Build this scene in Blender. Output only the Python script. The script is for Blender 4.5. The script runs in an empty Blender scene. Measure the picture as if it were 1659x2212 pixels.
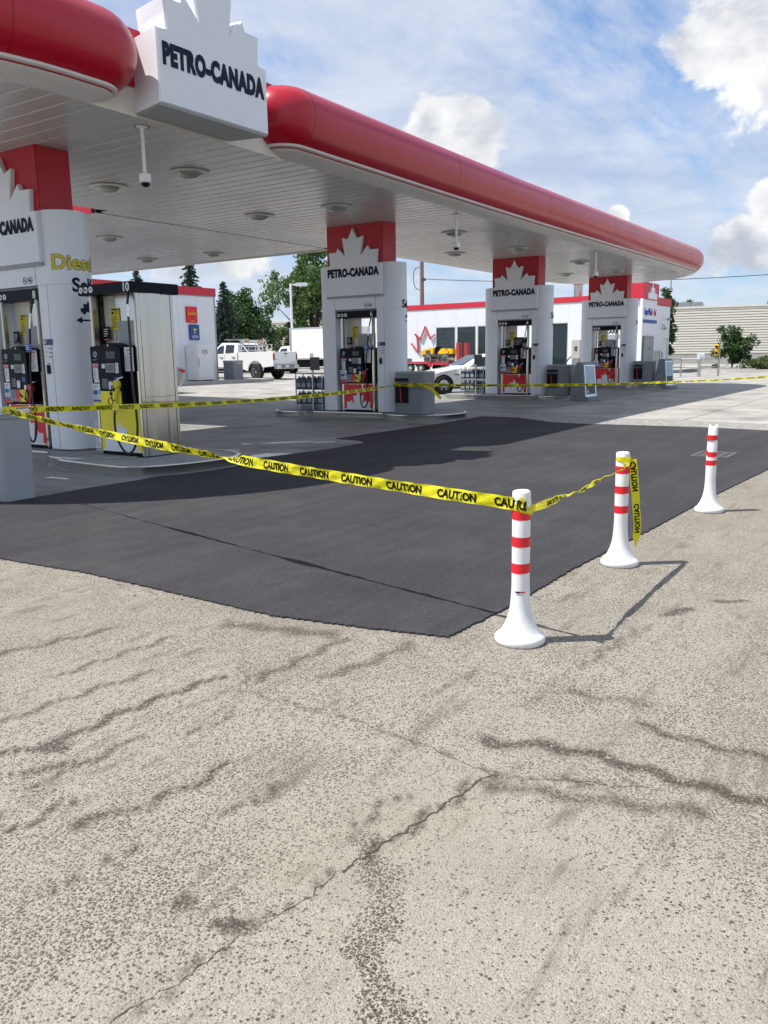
import bpy, bmesh, math, random
import numpy as np
from mathutils import Vector, Matrix
random.seed(7); RNG=np.random.default_rng(7)
SC=bpy.context.scene; COL=SC.collection
R=math.radians; PI=math.pi
# ------------------------------------------------------------------ camera
YAW,PITCH,ROLL,HC=.591,.185,.016,1.45
_f=Vector((math.cos(YAW),math.sin(YAW),0)); _r=Vector((math.sin(YAW),-math.cos(YAW),0)); _u=Vector((0,0,1))
_F=_f*math.cos(PITCH)-_u*math.sin(PITCH); _U=_u*math.cos(PITCH)+_f*math.sin(PITCH)
_R2=_r*math.cos(ROLL)-_U*math.sin(ROLL); _U2=_r*math.sin(ROLL)+_U*math.cos(ROLL)
cam=bpy.data.cameras.new('camera'); camo=bpy.data.objects.new('camera',cam); COL.objects.link(camo)
camo.matrix_world=Matrix(((_R2.x,_U2.x,-_F.x,0),(_R2.y,_U2.y,-_F.y,0),(_R2.z,_U2.z,-_F.z,HC),(0,0,0,1)))
cam.sensor_fit='VERTICAL'; cam.sensor_height=36; cam.lens=36*1800/2212; cam.clip_end=2000; cam.clip_start=.05
SC.camera=camo
# ------------------------------------------------------------------ light
SUN=Vector((-.36,.455,1)).normalized()
EL=math.asin(SUN.z)
sl=bpy.data.lights.new('sun','SUN'); sl.energy=5.0; sl.angle=R(.53); sl.color=(1,.955,.88)
so=bpy.data.objects.new('sun',sl); COL.objects.link(so); so.rotation_euler=(-SUN).to_track_quat('-Z','Y').to_euler()
w=bpy.data.worlds.new('World'); SC.world=w; w.use_nodes=True
nt=w.node_tree; nt.nodes.clear()
def N(t,ty,**k):
    n=t.nodes.new(ty)
    for a,b in k.items(): setattr(n,a,b)
    return n
def sky_world():
    L=nt.links.new
    out=N(nt,'ShaderNodeOutputWorld'); bg=N(nt,'ShaderNodeBackground'); bg.inputs[1].default_value=.056
    sky=N(nt,'ShaderNodeTexSky',sky_type='NISHITA'); sky.sun_disc=False; sky.sun_elevation=EL; sky.sun_rotation=math.atan2(SUN.x,SUN.y)
    sky.air_density=1.0; sky.dust_density=.7; sky.ozone_density=1.6
    tc=N(nt,'ShaderNodeTexCoord'); sep=N(nt,'ShaderNodeSeparateXYZ'); L(tc.outputs['Generated'],sep.inputs[0])
    def M(op,a,b=None,c=None):
        m=N(nt,'ShaderNodeMath',operation=op)
        for i,x in enumerate((a,b,c)):
            if x is None: continue
            if hasattr(x,'is_output'): L(x,m.inputs[i])
            else: m.inputs[i].default_value=x
        return m.outputs[0]
    z=M('ADD',M('MAXIMUM',sep.outputs[2],0.0),.16)
    cb=N(nt,'ShaderNodeCombineXYZ'); L(M('DIVIDE',sep.outputs[0],z),cb.inputs[0]); L(M('DIVIDE',sep.outputs[1],z),cb.inputs[1])
    def noise(v,sc,det=6,ro=.55,dist=0,off=0):
        mp=N(nt,'ShaderNodeMapping'); L(v,mp.inputs[0]); mp.inputs['Location'].default_value=(off,off*.7,off*.3)
        n=N(nt,'ShaderNodeTexNoise'); n.inputs['Scale'].default_value=sc; n.inputs['Detail'].default_value=det; n.inputs['Roughness'].default_value=ro; n.inputs['Distortion'].default_value=dist
        L(mp.outputs[0],n.inputs['Vector']); return n.outputs[0],mp
    def ramp(v,a,b):
        m=N(nt,'ShaderNodeMapRange',interpolation_type='SMOOTHSTEP'); L(v,m.inputs[0]); m.inputs[1].default_value=a; m.inputs[2].default_value=b; return m.outputs[0]
    # streaky high cloud sheet: stretched along one direction
    n1,mp=noise(cb.outputs[0],.62,9,.60,.6,3.1); mp.inputs['Rotation'].default_value=(0,0,.5); mp.inputs['Scale'].default_value=(1.0,1.9,1)
    n1b,mp2=noise(cb.outputs[0],3.2,7,.65,.4,1.2); mp2.inputs['Scale'].default_value=(1.0,2.2,1); mp2.inputs['Rotation'].default_value=(0,0,.5)
    sheet=ramp(M('ADD',M('MULTIPLY',n1,.72),M('MULTIPLY',n1b,.28)),.31,.56)
    # haze toward the horizon
    hz=M('POWER',M('SUBTRACT',1.0,M('MINIMUM',M('MAXIMUM',sep.outputs[2],0),1.0)),9)
    # cumulus heaps: lumpy noise in direction space above a wandering base line
    vs=N(nt,'ShaderNodeVectorMath',operation='MULTIPLY'); vs.inputs[1].default_value=(1,1,1.45); L(tc.outputs['Generated'],vs.inputs[0])
    n2,_=noise(vs.outputs[0],3.3,3,.5,0,9.4)
    n3,_=noise(vs.outputs[0],13,8,.62,.3,2.0)
    cu=M('ADD',n2,M('MULTIPLY',M('SUBTRACT',n3,.5),.40))
    heap=None
    def ray(px,py): return (_F*1800+_R2*(px-829.5)+_U2*(1106-py)).normalized()
    for (px,py,rad) in [(930,278,.034),(985,298,.046),(1040,312,.032),(1545,130,.04),(1590,90,.055),(1650,60,.085),(1690,120,.085),(1760,100,.10),(1600,508,.026),(1565,535,.028),(1625,540,.028),(1330,470,.014),(1670,430,.03),
                        (420,440,.1),(-300,300,.16),(2300,250,.2),(2900,420,.16),(-900,420,.13)]:
        d=ray(px,py)
        vd=N(nt,'ShaderNodeVectorMath',operation='DISTANCE'); L(tc.outputs['Generated'],vd.inputs[0]); vd.inputs[1].default_value=d
        m=M('SUBTRACT',1.0,M('DIVIDE',vd.outputs['Value'],rad))
        heap=m if heap is None else M('MAXIMUM',heap,m)
    hp=M('ADD',M('MAXIMUM',heap,-1.0),M('MULTIPLY',M('SUBTRACT',n3,.5),2.3))
    heapm=ramp(hp,.05,.36)
    # light and shade inside the heaps come from their own thickness (darker towards the base)
    n4,_=noise(vs.outputs[0],7.5,5,.55,.2,5.5)
    shade=ramp(M('ADD',n4,M('MULTIPLY',M('MINIMUM',heap,1.0),-.10)),.34,.60)
    mixc=N(nt,'ShaderNodeMix',data_type='RGBA'); mixc.inputs[6].default_value=(7.0,7.6,8.8,1); mixc.inputs[7].default_value=(13.5,13.5,13.4,1); L(shade,mixc.inputs[0])
    n5,_=noise(cb.outputs[0],1.6,6,.6,.3,7.7)
    mixs=N(nt,'ShaderNodeMix',data_type='RGBA'); mixs.inputs[6].default_value=(6.3,7.6,10.2,1); mixs.inputs[7].default_value=(10.2,10.8,12.2,1); L(ramp(n5,.3,.62),mixs.inputs[0])
    m1=N(nt,'ShaderNodeMix',data_type='RGBA'); L(M('MULTIPLY',sheet,.93),m1.inputs[0])
    sb=N(nt,'ShaderNodeMix',data_type='RGBA',blend_type='MULTIPLY'); sb.inputs[0].default_value=1; L(sky.outputs[0],sb.inputs[6]); sb.inputs[7].default_value=(1.0,1.7,2.3,1)
    L(sb.outputs[2],m1.inputs[6]); L(mixs.outputs[2],m1.inputs[7])
    m2=N(nt,'ShaderNodeMix',data_type='RGBA'); L(M('MULTIPLY',hz,.75),m2.inputs[0]); L(m1.outputs[2],m2.inputs[6]); m2.inputs[7].default_value=(8.8,9.9,11.6,1)
    m3=N(nt,'ShaderNodeMix',data_type='RGBA'); L(heapm,m3.inputs[0]); L(m2.outputs[2],m3.inputs[6]); L(mixc.outputs[2],m3.inputs[7])
    L(m3.outputs[2],bg.inputs[0]); L(bg.outputs[0],out.inputs[0])
sky_world()
vs_=SC.view_settings; vs_.view_transform='Standard'; vs_.look='None'; vs_.exposure=0.45; vs_.gamma=1; vs_.use_curve_mapping=False
# ------------------------------------------------------------------ materials
MATS={}
def mat(name,col,rough=.6,metal=0,var=0,vs=3.0,spec=.5,coat=0,bump=0,bs=60,trans=0,emit=0,streak=False,sat=None):
    if name in MATS: return MATS[name]
    m=bpy.data.materials.new(name); m.use_nodes=True; t=m.node_tree; b=t.nodes['Principled BSDF']
    b.inputs['Base Color'].default_value=(*col,1); b.inputs['Roughness'].default_value=rough; b.inputs['Metallic'].default_value=metal
    b.inputs['Specular IOR Level'].default_value=spec; b.inputs['Coat Weight'].default_value=coat; b.inputs['Coat Roughness'].default_value=.08
    if trans: b.inputs['Transmission Weight'].default_value=trans
    if emit: b.inputs['Emission Color'].default_value=(*col,1); b.inputs['Emission Strength'].default_value=emit
    L=t.links.new
    if var or bump:
        tc=N(t,'ShaderNodeTexCoord')
        mp=N(t,'ShaderNodeMapping'); L(tc.outputs['Object'],mp.inputs[0])
        if streak: mp.inputs['Scale'].default_value=(1,1,.12)
    if var:
        n=N(t,'ShaderNodeTexNoise'); n.inputs['Scale'].default_value=vs; n.inputs['Detail'].default_value=7; n.inputs['Roughness'].default_value=.62; L(mp.outputs[0],n.inputs['Vector'])
        mr=N(t,'ShaderNodeMapRange'); L(n.outputs[0],mr.inputs[0]); mr.inputs[1].default_value=.3; mr.inputs[2].default_value=.7; mr.inputs[3].default_value=1-var; mr.inputs[4].default_value=1+var*.5
        mx=N(t,'ShaderNodeMix',data_type='RGBA',blend_type='MULTIPLY'); mx.inputs[0].default_value=1; mx.inputs[6].default_value=(*col,1); L(mr.outputs[0],mx.inputs[7]); L(mx.outputs[2],b.inputs['Base Color'])
        mr2=N(t,'ShaderNodeMapRange'); L(n.outputs[0],mr2.inputs[0]); mr2.inputs[1].default_value=.3; mr2.inputs[2].default_value=.7; mr2.inputs[3].default_value=min(1,rough*1.2); mr2.inputs[4].default_value=rough*.85; L(mr2.outputs[0],b.inputs['Roughness'])
    if bump:
        n=N(t,'ShaderNodeTexNoise'); n.inputs['Scale'].default_value=bs; n.inputs['Detail'].default_value=4; L(mp.outputs[0],n.inputs['Vector'])
        bp=N(t,'ShaderNodeBump'); bp.inputs['Strength'].default_value=bump; bp.inputs['Distance'].default_value=.01; L(n.outputs[0],bp.inputs['Height']); L(bp.outputs[0],b.inputs['Normal'])
    MATS[name]=m; return m
# ------------------------------------------------------------------ mesh builder
class MB:
    def __init__(s): s.v=[]; s.f=[]
    def add(s,vs,fs):
        o=len(s.v); s.v+= [tuple(p) for p in vs]; s.f+= [tuple(i+o for i in q) for q in fs]; return s
    def box(s,x0,x1,y0,y1,z0,z1):
        return s.add([(x0,y0,z0),(x1,y0,z0),(x1,y1,z0),(x0,y1,z0),(x0,y0,z1),(x1,y0,z1),(x1,y1,z1),(x0,y1,z1)],[(3,2,1,0),(4,5,6,7),(0,1,5,4),(1,2,6,5),(2,3,7,6),(3,0,4,7)])
    def prism(s,poly,a,b,ax='z'):
        n=len(poly)
        def mk(p,h): return (p[0],p[1],h) if ax=='z' else ((p[0],h,p[1]) if ax=='y' else (h,p[0],p[1]))
        return s.add([mk(p,a) for p in poly]+[mk(p,b) for p in poly],[tuple(range(n-1,-1,-1)),tuple(range(n,2*n))]+[(i,(i+1)%n,n+(i+1)%n,n+i) for i in range(n)])
    def lathe(s,prof,c=(0,0,0),n=24,close=True,ax='z'):
        o=len(s.v); m=len(prof)
        for r,z in prof:
            for k in range(n):
                a=2*PI*k/n; p=(r*math.cos(a),r*math.sin(a),z)
                if ax=='y': p=(p[0],p[2],p[1])
                if ax=='x': p=(p[2],p[0],p[1])
                s.v.append((c[0]+p[0],c[1]+p[1],c[2]+p[2]))
        for j in range(m-1):
            for k in range(n): s.f.append((o+j*n+k,o+j*n+(k+1)%n,o+(j+1)*n+(k+1)%n,o+(j+1)*n+k))
        if close:
            if prof[0][0]>1e-5: s.f.append(tuple(o+k for k in range(n-1,-1,-1)))
            if prof[-1][0]>1e-5: s.f.append(tuple(o+(m-1)*n+k for k in range(n)))
        return s
    def tube(s,pts,r,n=8,cap=True):
        pts=[Vector(p) for p in pts]; o=len(s.v); m=len(pts); up=None
        rs=r if isinstance(r,(list,tuple)) else [r]*m
        for i,p in enumerate(pts):
            t=(pts[min(i+1,m-1)]-pts[max(i-1,0)]).normalized()
            if up is None: up=t.orthogonal().normalized()
            up=(up-t*up.dot(t)); up=up.normalized() if up.length>1e-6 else t.orthogonal().normalized()
            sd=t.cross(up)
            for k in range(n):
                a=2*PI*k/n; s.v.append(tuple(p+(up*math.cos(a)+sd*math.sin(a))*rs[i]))
        for j in range(m-1):
            for k in range(n): s.f.append((o+j*n+k,o+j*n+(k+1)%n,o+(j+1)*n+(k+1)%n,o+(j+1)*n+k))
        if cap: s.f.append(tuple(o+k for k in range(n-1,-1,-1))); s.f.append(tuple(o+(m-1)*n+k for k in range(n)))
        return s
    def grid(s,rows):
        o=len(s.v); m=len(rows); n=len(rows[0])
        for r in rows: s.v+=[tuple(p) for p in r]
        for j in range(m-1):
            for k in range(n-1): s.f.append((o+j*n+k,o+j*n+k+1,o+(j+1)*n+k+1,o+(j+1)*n+k))
        return s
    def mesh(s,name):
        me=bpy.data.meshes.new(name); me.from_pydata(s.v,[],s.f); me.update(); return me
    def build(s,name,m,parent=None,smooth=False,bevel=0,seg=2,fix=True,sharp=35):
        me=s.mesh(name)
        if fix or bevel:
            bm=bmesh.new(); bm.from_mesh(me)
            bmesh.ops.recalc_face_normals(bm,faces=bm.faces)
            if bevel:
                bmesh.ops.remove_doubles(bm,verts=bm.verts,dist=1e-5)
                es=[e for e in bm.edges if len(e.link_faces)==2 and e.calc_face_angle(0)>R(30)]
                bmesh.ops.bevel(bm,geom=es,offset=bevel,segments=seg,affect='EDGES',clamp_overlap=True)
            bm.to_mesh(me); bm.free()
        return obj(name,me,m,parent,smooth or bevel>0,sharp)
def obj(name,me,m,parent=None,smooth=False,sharp=35):
    if m is not None and not me.materials: me.materials.append(MATS[m] if isinstance(m,str) else m)
    if smooth:
        me.shade_smooth()
        if sharp: me.set_sharp_from_angle(angle=R(sharp))
    o=bpy.data.objects.new(name,me); COL.objects.link(o)
    if parent is not None: o.parent=parent
    return o
def thing(name,label,cat,loc=(0,0,0),rz=0,group=None):
    o=bpy.data.objects.new(name,None); COL.objects.link(o); o.location=loc; o.rotation_euler=(0,0,rz); o.empty_display_size=.2
    o['label']=label; o['category']=cat
    if group: o['group']=group
    return o
def tag(o,label,cat,group=None):
    o['label']=label; o['category']=cat
    if group: o['group']=group
    return o
def struct(o): o['kind']='structure'; return o
def dup(o,parent=None,loc=None,label=None):
    c=o.copy(); COL.objects.link(c); c.parent=parent
    if loc is not None: c.location=loc
    if label: c['label']=label
    for ch in list(o.children): dup(ch,c)
    return c
_tc={}
def text_geo(s,size,bold=0,xs=1,sp=1):
    """glyph outlines as a flat list of verts/faces in x right, y up, centred on x=0 with baseline y=0"""
    k=(s,size,bold,xs,sp)
    if k in _tc: return _tc[k]
    c=bpy.data.curves.new('t','FONT'); c.body=s; c.size=size; c.offset=bold*size; c.space_character=sp; c.resolution_u=3; c.fill_mode='FRONT'
    o=bpy.data.objects.new('t',c); me=bpy.data.meshes.new_from_object(o)
    v=[(p.co.x*xs,p.co.y) for p in me.vertices]; f=[tuple(p.vertices) for p in me.polygons]
    bpy.data.objects.remove(o); bpy.data.curves.remove(c); bpy.data.meshes.remove(me)
    if v:
        a=min(p[0] for p in v); b=max(p[0] for p in v); v=[(p[0]-(a+b)/2,p[1]) for p in v]
    _tc[k]=(v,f); return v,f
def text(name,s,size,m,parent,fn,bold=0,xs=1,sp=1,th=.004):
    """lettering with real thickness, each glyph vertex placed by fn(x,y,out)"""
    v,f=text_geo(s,size,bold,xs,sp); n=len(v)
    from collections import Counter
    ec=Counter()
    for q in f:
        for i in range(len(q)): ec[tuple(sorted((q[i],q[(i+1)%len(q)])))]+=1
    vs=[fn(x,y,0) for x,y in v]+[fn(x,y,th) for x,y in v]
    fs=[tuple(i+n for i in q) for q in f]
    for q in f:
        for i in range(len(q)):
            a,b=q[i],q[(i+1)%len(q)]
            if ec[tuple(sorted((a,b)))]==1: fs.append((a,b,b+n,a+n))
    b=MB(); b.add(vs,fs); return b.build(name,m,parent,fix=False)
def face_fn(cx,cz,y=0,rot=0):
    """local front face (looking towards +y): x right, z up, thickness towards -y"""
    c,s=math.cos(rot),math.sin(rot)
    return lambda x,z,o:(cx+x*c-z*s,y-o,cz+x*s+z*c)
def plate(name,m,parent,x0,x1,z0,z1,y,th=.004,bevel=0):
    return MB().box(x0,x1,y-th,y,z0,z1).build(name,m,parent,bevel=bevel)
def sst(a,b,x):
    t=min(1,max(0,(x-a)/(b-a))); return t*t*(3-2*t)
def gz(y): return .0165*max(0,y-15.5)
# ------------------------------------------------------------------ material library
mat('white_panel',(.73,.76,.80),.30,var=.05,vs=1.3,spec=.45)
mat('white_paint',(.78,.78,.77),.5,var=.05,vs=2)
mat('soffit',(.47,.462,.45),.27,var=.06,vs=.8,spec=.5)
mat('cove_white',(.64,.63,.61),.42,var=.07,vs=1.2)
mat('beam_white',(.70,.67,.60),.55,var=.26,vs=1.5,streak=True)
mat('tube_seam',(.16,.003,.01),.6)
mat('red_gloss',(.42,.004,.020),.26,var=.06,vs=.7,spec=.45,coat=.12)
mat('red_matt',(.42,.006,.022),.42,var=.06,vs=1.2)
mat('red_band',(.56,.02,.045),.5,var=.05)
mat('navy',(.006,.013,.034),.6,spec=.2)
mat('black_plastic',(.005,.006,.009),.55,var=.2,vs=9,spec=.15)
mat('black_gloss',(.004,.006,.011),.45,spec=.12)
mat('rubber',(.012,.012,.012),.55)
mat('steel',(.55,.53,.48),.22,metal=1,var=.05,vs=2.0,streak=True)
mat('steel_bright',(.72,.72,.72),.22,metal=1,var=.05)
mat('grey_steel',(.42,.43,.44),.42,metal=.8,var=.1)
mat('grey_plastic',(.19,.205,.22),.55,var=.10,vs=2.5)
mat('grey_plastic_light',(.30,.32,.335),.5,var=.07,vs=2.5)
mat('grey_dark',(.06,.065,.072),.5,var=.1)
mat('yellow_tape',(.80,.74,.02),.35,spec=.5,var=.05)
mat('yellow_paint',(.86,.74,.012),.42,var=.04)
mat('yellow_dull',(.62,.52,.02),.5)
mat('yellow_machine',(.80,.50,.015),.4,var=.05)
mat('red_tape',(.70,.012,.025),.45,var=.05,vs=12)
mat('bollard_white',(.76,.76,.75),.38,var=.11,vs=9,bump=.05,bs=20)
mat('paper',(.72,.73,.74),.6,var=.03)
mat('pink',(.62,.22,.26),.6)
mat('blue_print',(.02,.07,.30),.5)
mat('blue_dark',(.02,.045,.13),.5)
mat('blue_light',(.12,.40,.68),.5)
mat('screen',(.06,.075,.08),.12,spec=.7)
mat('panel_cream',(.62,.60,.50),.35,var=.08)
mat('glass_dark',(.015,.03,.035),.06,spec=.8,var=.1,vs=.5)
mat('glass_car',(.02,.035,.05),.05,spec=.8)
mat('car_white',(.80,.80,.80),.18,coat=.8,var=.01)
mat('car_grey',(.22,.22,.23),.22,coat=.8)
mat('chrome',(.7,.7,.7),.15,metal=1)
mat('tail_red',(.42,.01,.015),.15,coat=.5)
mat('amber',(.75,.30,.02),.25)
mat('lens',(.30,.31,.29),.18,spec=.6,var=.1,vs=8)
mat('lamp_rim',(.60,.59,.56),.4)
mat('bark',(.07,.05,.035),.9,var=.3,vs=8,bump=.5)
mat('wood_pole',(.20,.19,.175),.85,var=.2,vs=4,streak=True)
mat('siding',(.66,.635,.56),.5,var=.05,vs=.6)
mat('siding_dark',(.10,.09,.075),.7)
mat('kerb',(.44,.42,.385),.85,var=.14,vs=3,bump=.2,bs=80)
mat('island_conc',(.27,.28,.285),.8,var=.2,vs=2.5,bump=.2,bs=60)
mat('concrete_wall',(.36,.35,.33),.9,var=.14,vs=1.5)
mat('road_asphalt',(.075,.075,.078),.85,var=.15,vs=2)
mat('tyre',(.016,.016,.016),.75,var=.15,vs=12)
mat('frame_red',(.44,.03,.04),.5,var=.12,vs=4)
mat('iron',(.13,.125,.12),.7,metal=.3,var=.2,vs=20)
mat('jug_blue',(.03,.045,.085),.35)
mat('jug_clear',(.45,.48,.52),.3)
mat('poster',(.40,.52,.62),.3,var=.25,vs=2)
mat('outline_red',(.52,.09,.13),.5)
def film(name,c):
    m=bpy.data.materials.new(name); m.use_nodes=True; t=m.node_tree; L=t.links.new; b=t.nodes['Principled BSDF']; b.inputs['Base Color'].default_value=(*c,1); b.inputs['Roughness'].default_value=.28
    tc=N(t,'ShaderNodeTexCoord'); n=N(t,'ShaderNodeTexNoise'); n.inputs['Scale'].default_value=22; n.inputs['Detail'].default_value=5; L(tc.outputs['Object'],n.inputs['Vector']); bp=N(t,'ShaderNodeBump'); bp.inputs['Strength'].default_value=.5; bp.inputs['Distance'].default_value=.02; L(n.outputs[0],bp.inputs['Height']); L(bp.outputs[0],b.inputs['Normal'])
    tr=N(t,'ShaderNodeBsdfTranslucent'); tr.inputs[0].default_value=(*c,1); mx=N(t,'ShaderNodeMixShader'); mx.inputs[0].default_value=.35; L(b.outputs[0],mx.inputs[1]); L(tr.outputs[0],mx.inputs[2]); L(mx.outputs[0],t.nodes['Material Output'].inputs[0]); MATS[name]=m
del MATS['yellow_tape']; film('yellow_tape',(.78,.72,.015))
def leafmat(name,a,b,c):
    m=bpy.data.materials.new(name); m.use_nodes=True; t=m.node_tree; L=t.links.new; bs=t.nodes['Principled BSDF']
    g=N(t,'ShaderNodeNewGeometry'); cr=N(t,'ShaderNodeValToRGB'); e=cr.color_ramp.elements
    e[0].color=(*a,1); e[1].color=(*c,1); x=e.new(.5); x.color=(*b,1)
    L(g.outputs['Random Per Island'],cr.inputs[0]); L(cr.outputs[0],bs.inputs['Base Color']); bs.inputs['Roughness'].default_value=.55
    tr=N(t,'ShaderNodeBsdfTranslucent'); L(cr.outputs[0],tr.inputs[0]); mx=N(t,'ShaderNodeMixShader'); mx.inputs[0].default_value=.3
    L(bs.outputs[0],mx.inputs[1]); L(tr.outputs[0],mx.inputs[2]); L(mx.outputs[0],t.nodes['Material Output'].inputs[0]); MATS[name]=m
leafmat('leaf_mid',(.035,.085,.018),(.07,.14,.03),(.13,.21,.045))
leafmat('leaf_dark',(.022,.06,.018),(.045,.10,.028),(.08,.145,.035))
leafmat('needle',(.02,.045,.032),(.035,.065,.045),(.06,.095,.07))
leafmat('leaf_olive',(.05,.085,.02),(.08,.12,.03),(.12,.16,.045))
# ---- exposed-aggregate concrete
def ground_material():
    m=bpy.data.materials.new('exposed_aggregate'); m.use_nodes=True; t=m.node_tree; L=t.links.new; b=t.nodes['Principled BSDF']
    tc=N(t,'ShaderNodeTexCoord')
    def mapn(sc=(1,1,1),rot=0): 
        q=N(t,'ShaderNodeMapping'); L(tc.outputs['Object'],q.inputs[0]); q.inputs['Scale'].default_value=sc; q.inputs['Rotation'].default_value=(0,0,rot); return q.outputs[0]
    def noise(sc,det=5,ro=.6,v=None,dist=0):
        n=N(t,'ShaderNodeTexNoise'); n.inputs['Scale'].default_value=sc; n.inputs['Detail'].default_value=det; n.inputs['Roughness'].default_value=ro; n.inputs['Distortion'].default_value=dist; L(v or mapn(),n.inputs['Vector']); return n.outputs[0]
    def mr(v,a,b_,c=0,d=1,sm=True):
        q=N(t,'ShaderNodeMapRange',interpolation_type='SMOOTHSTEP' if sm else 'LINEAR'); L(v,q.inputs[0])
        for i,x in enumerate((a,b_,c,d)): q.inputs[i+1].default_value=x
        return q.outputs[0]
    def mix(f,a,b_,bt='MIX'):
        q=N(t,'ShaderNodeMix',data_type='RGBA',blend_type=bt)
        if hasattr(f,'is_output'): L(f,q.inputs[0])
        else: q.inputs[0].default_value=f
        for i,x in ((6,a),(7,b_)):
            if hasattr(x,'is_output'): L(x,q.inputs[i])
            else: q.inputs[i].default_value=(*x,1)
        return q.outputs[2]
    def math_(op,a,b_):
        q=N(t,'ShaderNodeMath',operation=op)
        for i,x in enumerate((a,b_)):
            if hasattr(x,'is_output'): L(x,q.inputs[i])
            else: q.inputs[i].default_value=x
        return q.outputs[0]
    # stones: warped voronoi cells
    wn=N(t,'ShaderNodeTexNoise'); wn.inputs['Scale'].default_value=95; L(mapn(),wn.inputs['Vector'])
    va=N(t,'ShaderNodeVectorMath',operation='MULTIPLY_ADD'); L(wn.outputs[1],va.inputs[0]); va.inputs[1].default_value=(.011,.011,0); L(mapn(),va.inputs[2])
    def vor(sc,f='F1'):
        q=N(t,'ShaderNodeTexVoronoi',feature=f,voronoi_dimensions='2D'); q.inputs['Scale'].default_value=sc; L(va.outputs[0],q.inputs['Vector']); return q
    v1=vor(150); v2=vor(95)
    sep=N(t,'ShaderNodeSeparateColor'); L(v1.outputs['Color'],sep.inputs[0])
    sep2=N(t,'ShaderNodeSeparateColor'); L(v2.outputs['Color'],sep2.inputs[0])
    big=noise(.55,4,.6); mid=noise(2.6,6,.65); fine=noise(240,3,.7)
    st=N(t,'ShaderNodeAttribute',attribute_name='stain'); wt=N(t,'ShaderNodeAttribute',attribute_name='wet')
    # pale worn cement with fine grain
    cem=mix(mr(noise(95,6,.75),.32,.68),(.295,.278,.245),(.40,.382,.345))
    cem=mix(math_('MULTIPLY',mr(v1.outputs['Distance'],.28,.45,1,0),.8),cem,mix(sep.outputs[0],(.155,.14,.118),(.44,.425,.39)))
    cem=mix(mr(noise(17,6,.7),.35,.65,0,.45),cem,(.27,.25,.215))
    # zones where the skin is worn through and dark stones and pits show
    wo=N(t,'ShaderNodeAttribute',attribute_name='worn')
    zone=mr(math_('ADD',math_('MULTIPLY',mid,.45),math_('MULTIPLY',big,.55)),.33,.58)
    zone=math_('MAXIMUM',zone,math_('MULTIPLY',wo.outputs['Fac'],.50))
    zone=math_('MULTIPLY',zone,math_('ADD',math_('MULTIPLY',wo.outputs['Fac'],.86),.14))
    zone=math_('MAXIMUM',zone,math_('MULTIPLY',wt.outputs['Fac'],.95))
    v3=vor(82); s3=N(t,'ShaderNodeSeparateColor'); L(v3.outputs['Color'],s3.inputs[0])
    rad=math_('ADD',.22,math_('MULTIPLY',s3.outputs[1],.22))
    inside=mr(math_('SUBTRACT',v3.outputs['Distance'],rad),-.06,.05,1,0)
    prob=mr(math_('SUBTRACT',math_('ADD',math_('MULTIPLY',zone,.86),.06),s3.outputs[0]),-.03,.05)
    pit=math_('MULTIPLY',inside,prob)
    col=mix(math_('MULTIPLY',pit,.94),cem,mix(s3.outputs[2],(.018,.015,.012),(.095,.08,.064)))
    v4=vor(150); s4=N(t,'ShaderNodeSeparateColor'); L(v4.outputs['Color'],s4.inputs[0])
    p4=math_('MULTIPLY',mr(v4.outputs['Distance'],.20,.36,1,0),mr(math_('SUBTRACT',math_('ADD',math_('MULTIPLY',zone,.70),.05),s4.outputs[0]),-.03,.05))
    col=mix(math_('MULTIPLY',p4,.8),col,(.04,.034,.028))
    pb=math_('MULTIPLY',mr(v2.outputs['Distance'],.26,.40,1,0),mr(sep2.outputs[0],.80,.86))
    col=mix(math_('MULTIPLY',pb,.6),col,(.44,.425,.40))
    # worn-smooth areas where the cement skin survives, and fine streaks along the traffic direction
    skin=mr(noise(.9,5,.6,mapn((1,1,1),.2)),.44,.66)
    col=mix(math_('MULTIPLY',skin,.30),col,mix(mr(noise(45,6,.75),.3,.7),(.262,.245,.218),(.345,.328,.298)))
    strk=math_('MULTIPLY',mr(noise(1,6,.72,mapn((1.2,8,1))),.50,.66),mr(noise(3.5,4,.6),.40,.60))
    col=mix(math_('MULTIPLY',strk,.75),col,(.105,.088,.068))
    # weathering: warm and cool patches, dust
    col=mix(mr(big,.35,.68,0,.34),col,(0.285,0.254,0.205)); col=mix(mr(noise(1.3,5,.6,mapn((1,.6,1),.3)),.52,.75,0,.30),col,(0.186,0.167,0.143))
    col=mix(mr(noise(6,6,.7),.5,.8,0,.28),col,(0.347,0.335,0.316))
    # oil and dirt streaks
    sn=math_('MULTIPLY',st.outputs['Fac'],mr(noise(60,7,.9),.40,.53))
    col=mix(math_("MINIMUM",math_("MULTIPLY",sn,1.15),.92),col,(0.048,0.039,0.03))
    wn2=math_('MULTIPLY',math_('MULTIPLY',wt.outputs['Fac'],mr(sep.outputs[1],.3,.6)),math_('MULTIPLY',mr(v1.outputs['Distance'],.30,.48,1,0),mr(noise(14,5,.7),.35,.6)))
    col=mix(math_('MINIMUM',wn2,.8),col,(0.034,0.037,0.034))
    hs=N(t,'ShaderNodeHueSaturation'); hs.inputs['Value'].default_value=.86; hs.inputs['Saturation'].default_value=1.0; L(col,hs.inputs['Color'])
    wm=mix(1.0,hs.outputs[0],(1.03,1.0,.945),'MULTIPLY'); L(wm,b.inputs['Base Color']); b.inputs['Roughness'].default_value=.82; b.inputs['Specular IOR Level'].default_value=.35
    h=math_('ADD',mr(v1.outputs['Distance'],.0,.55,1,0),math_('MULTIPLY',fine,.25)); h=math_('SUBTRACT',h,math_('MULTIPLY',pit,1.2))
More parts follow.
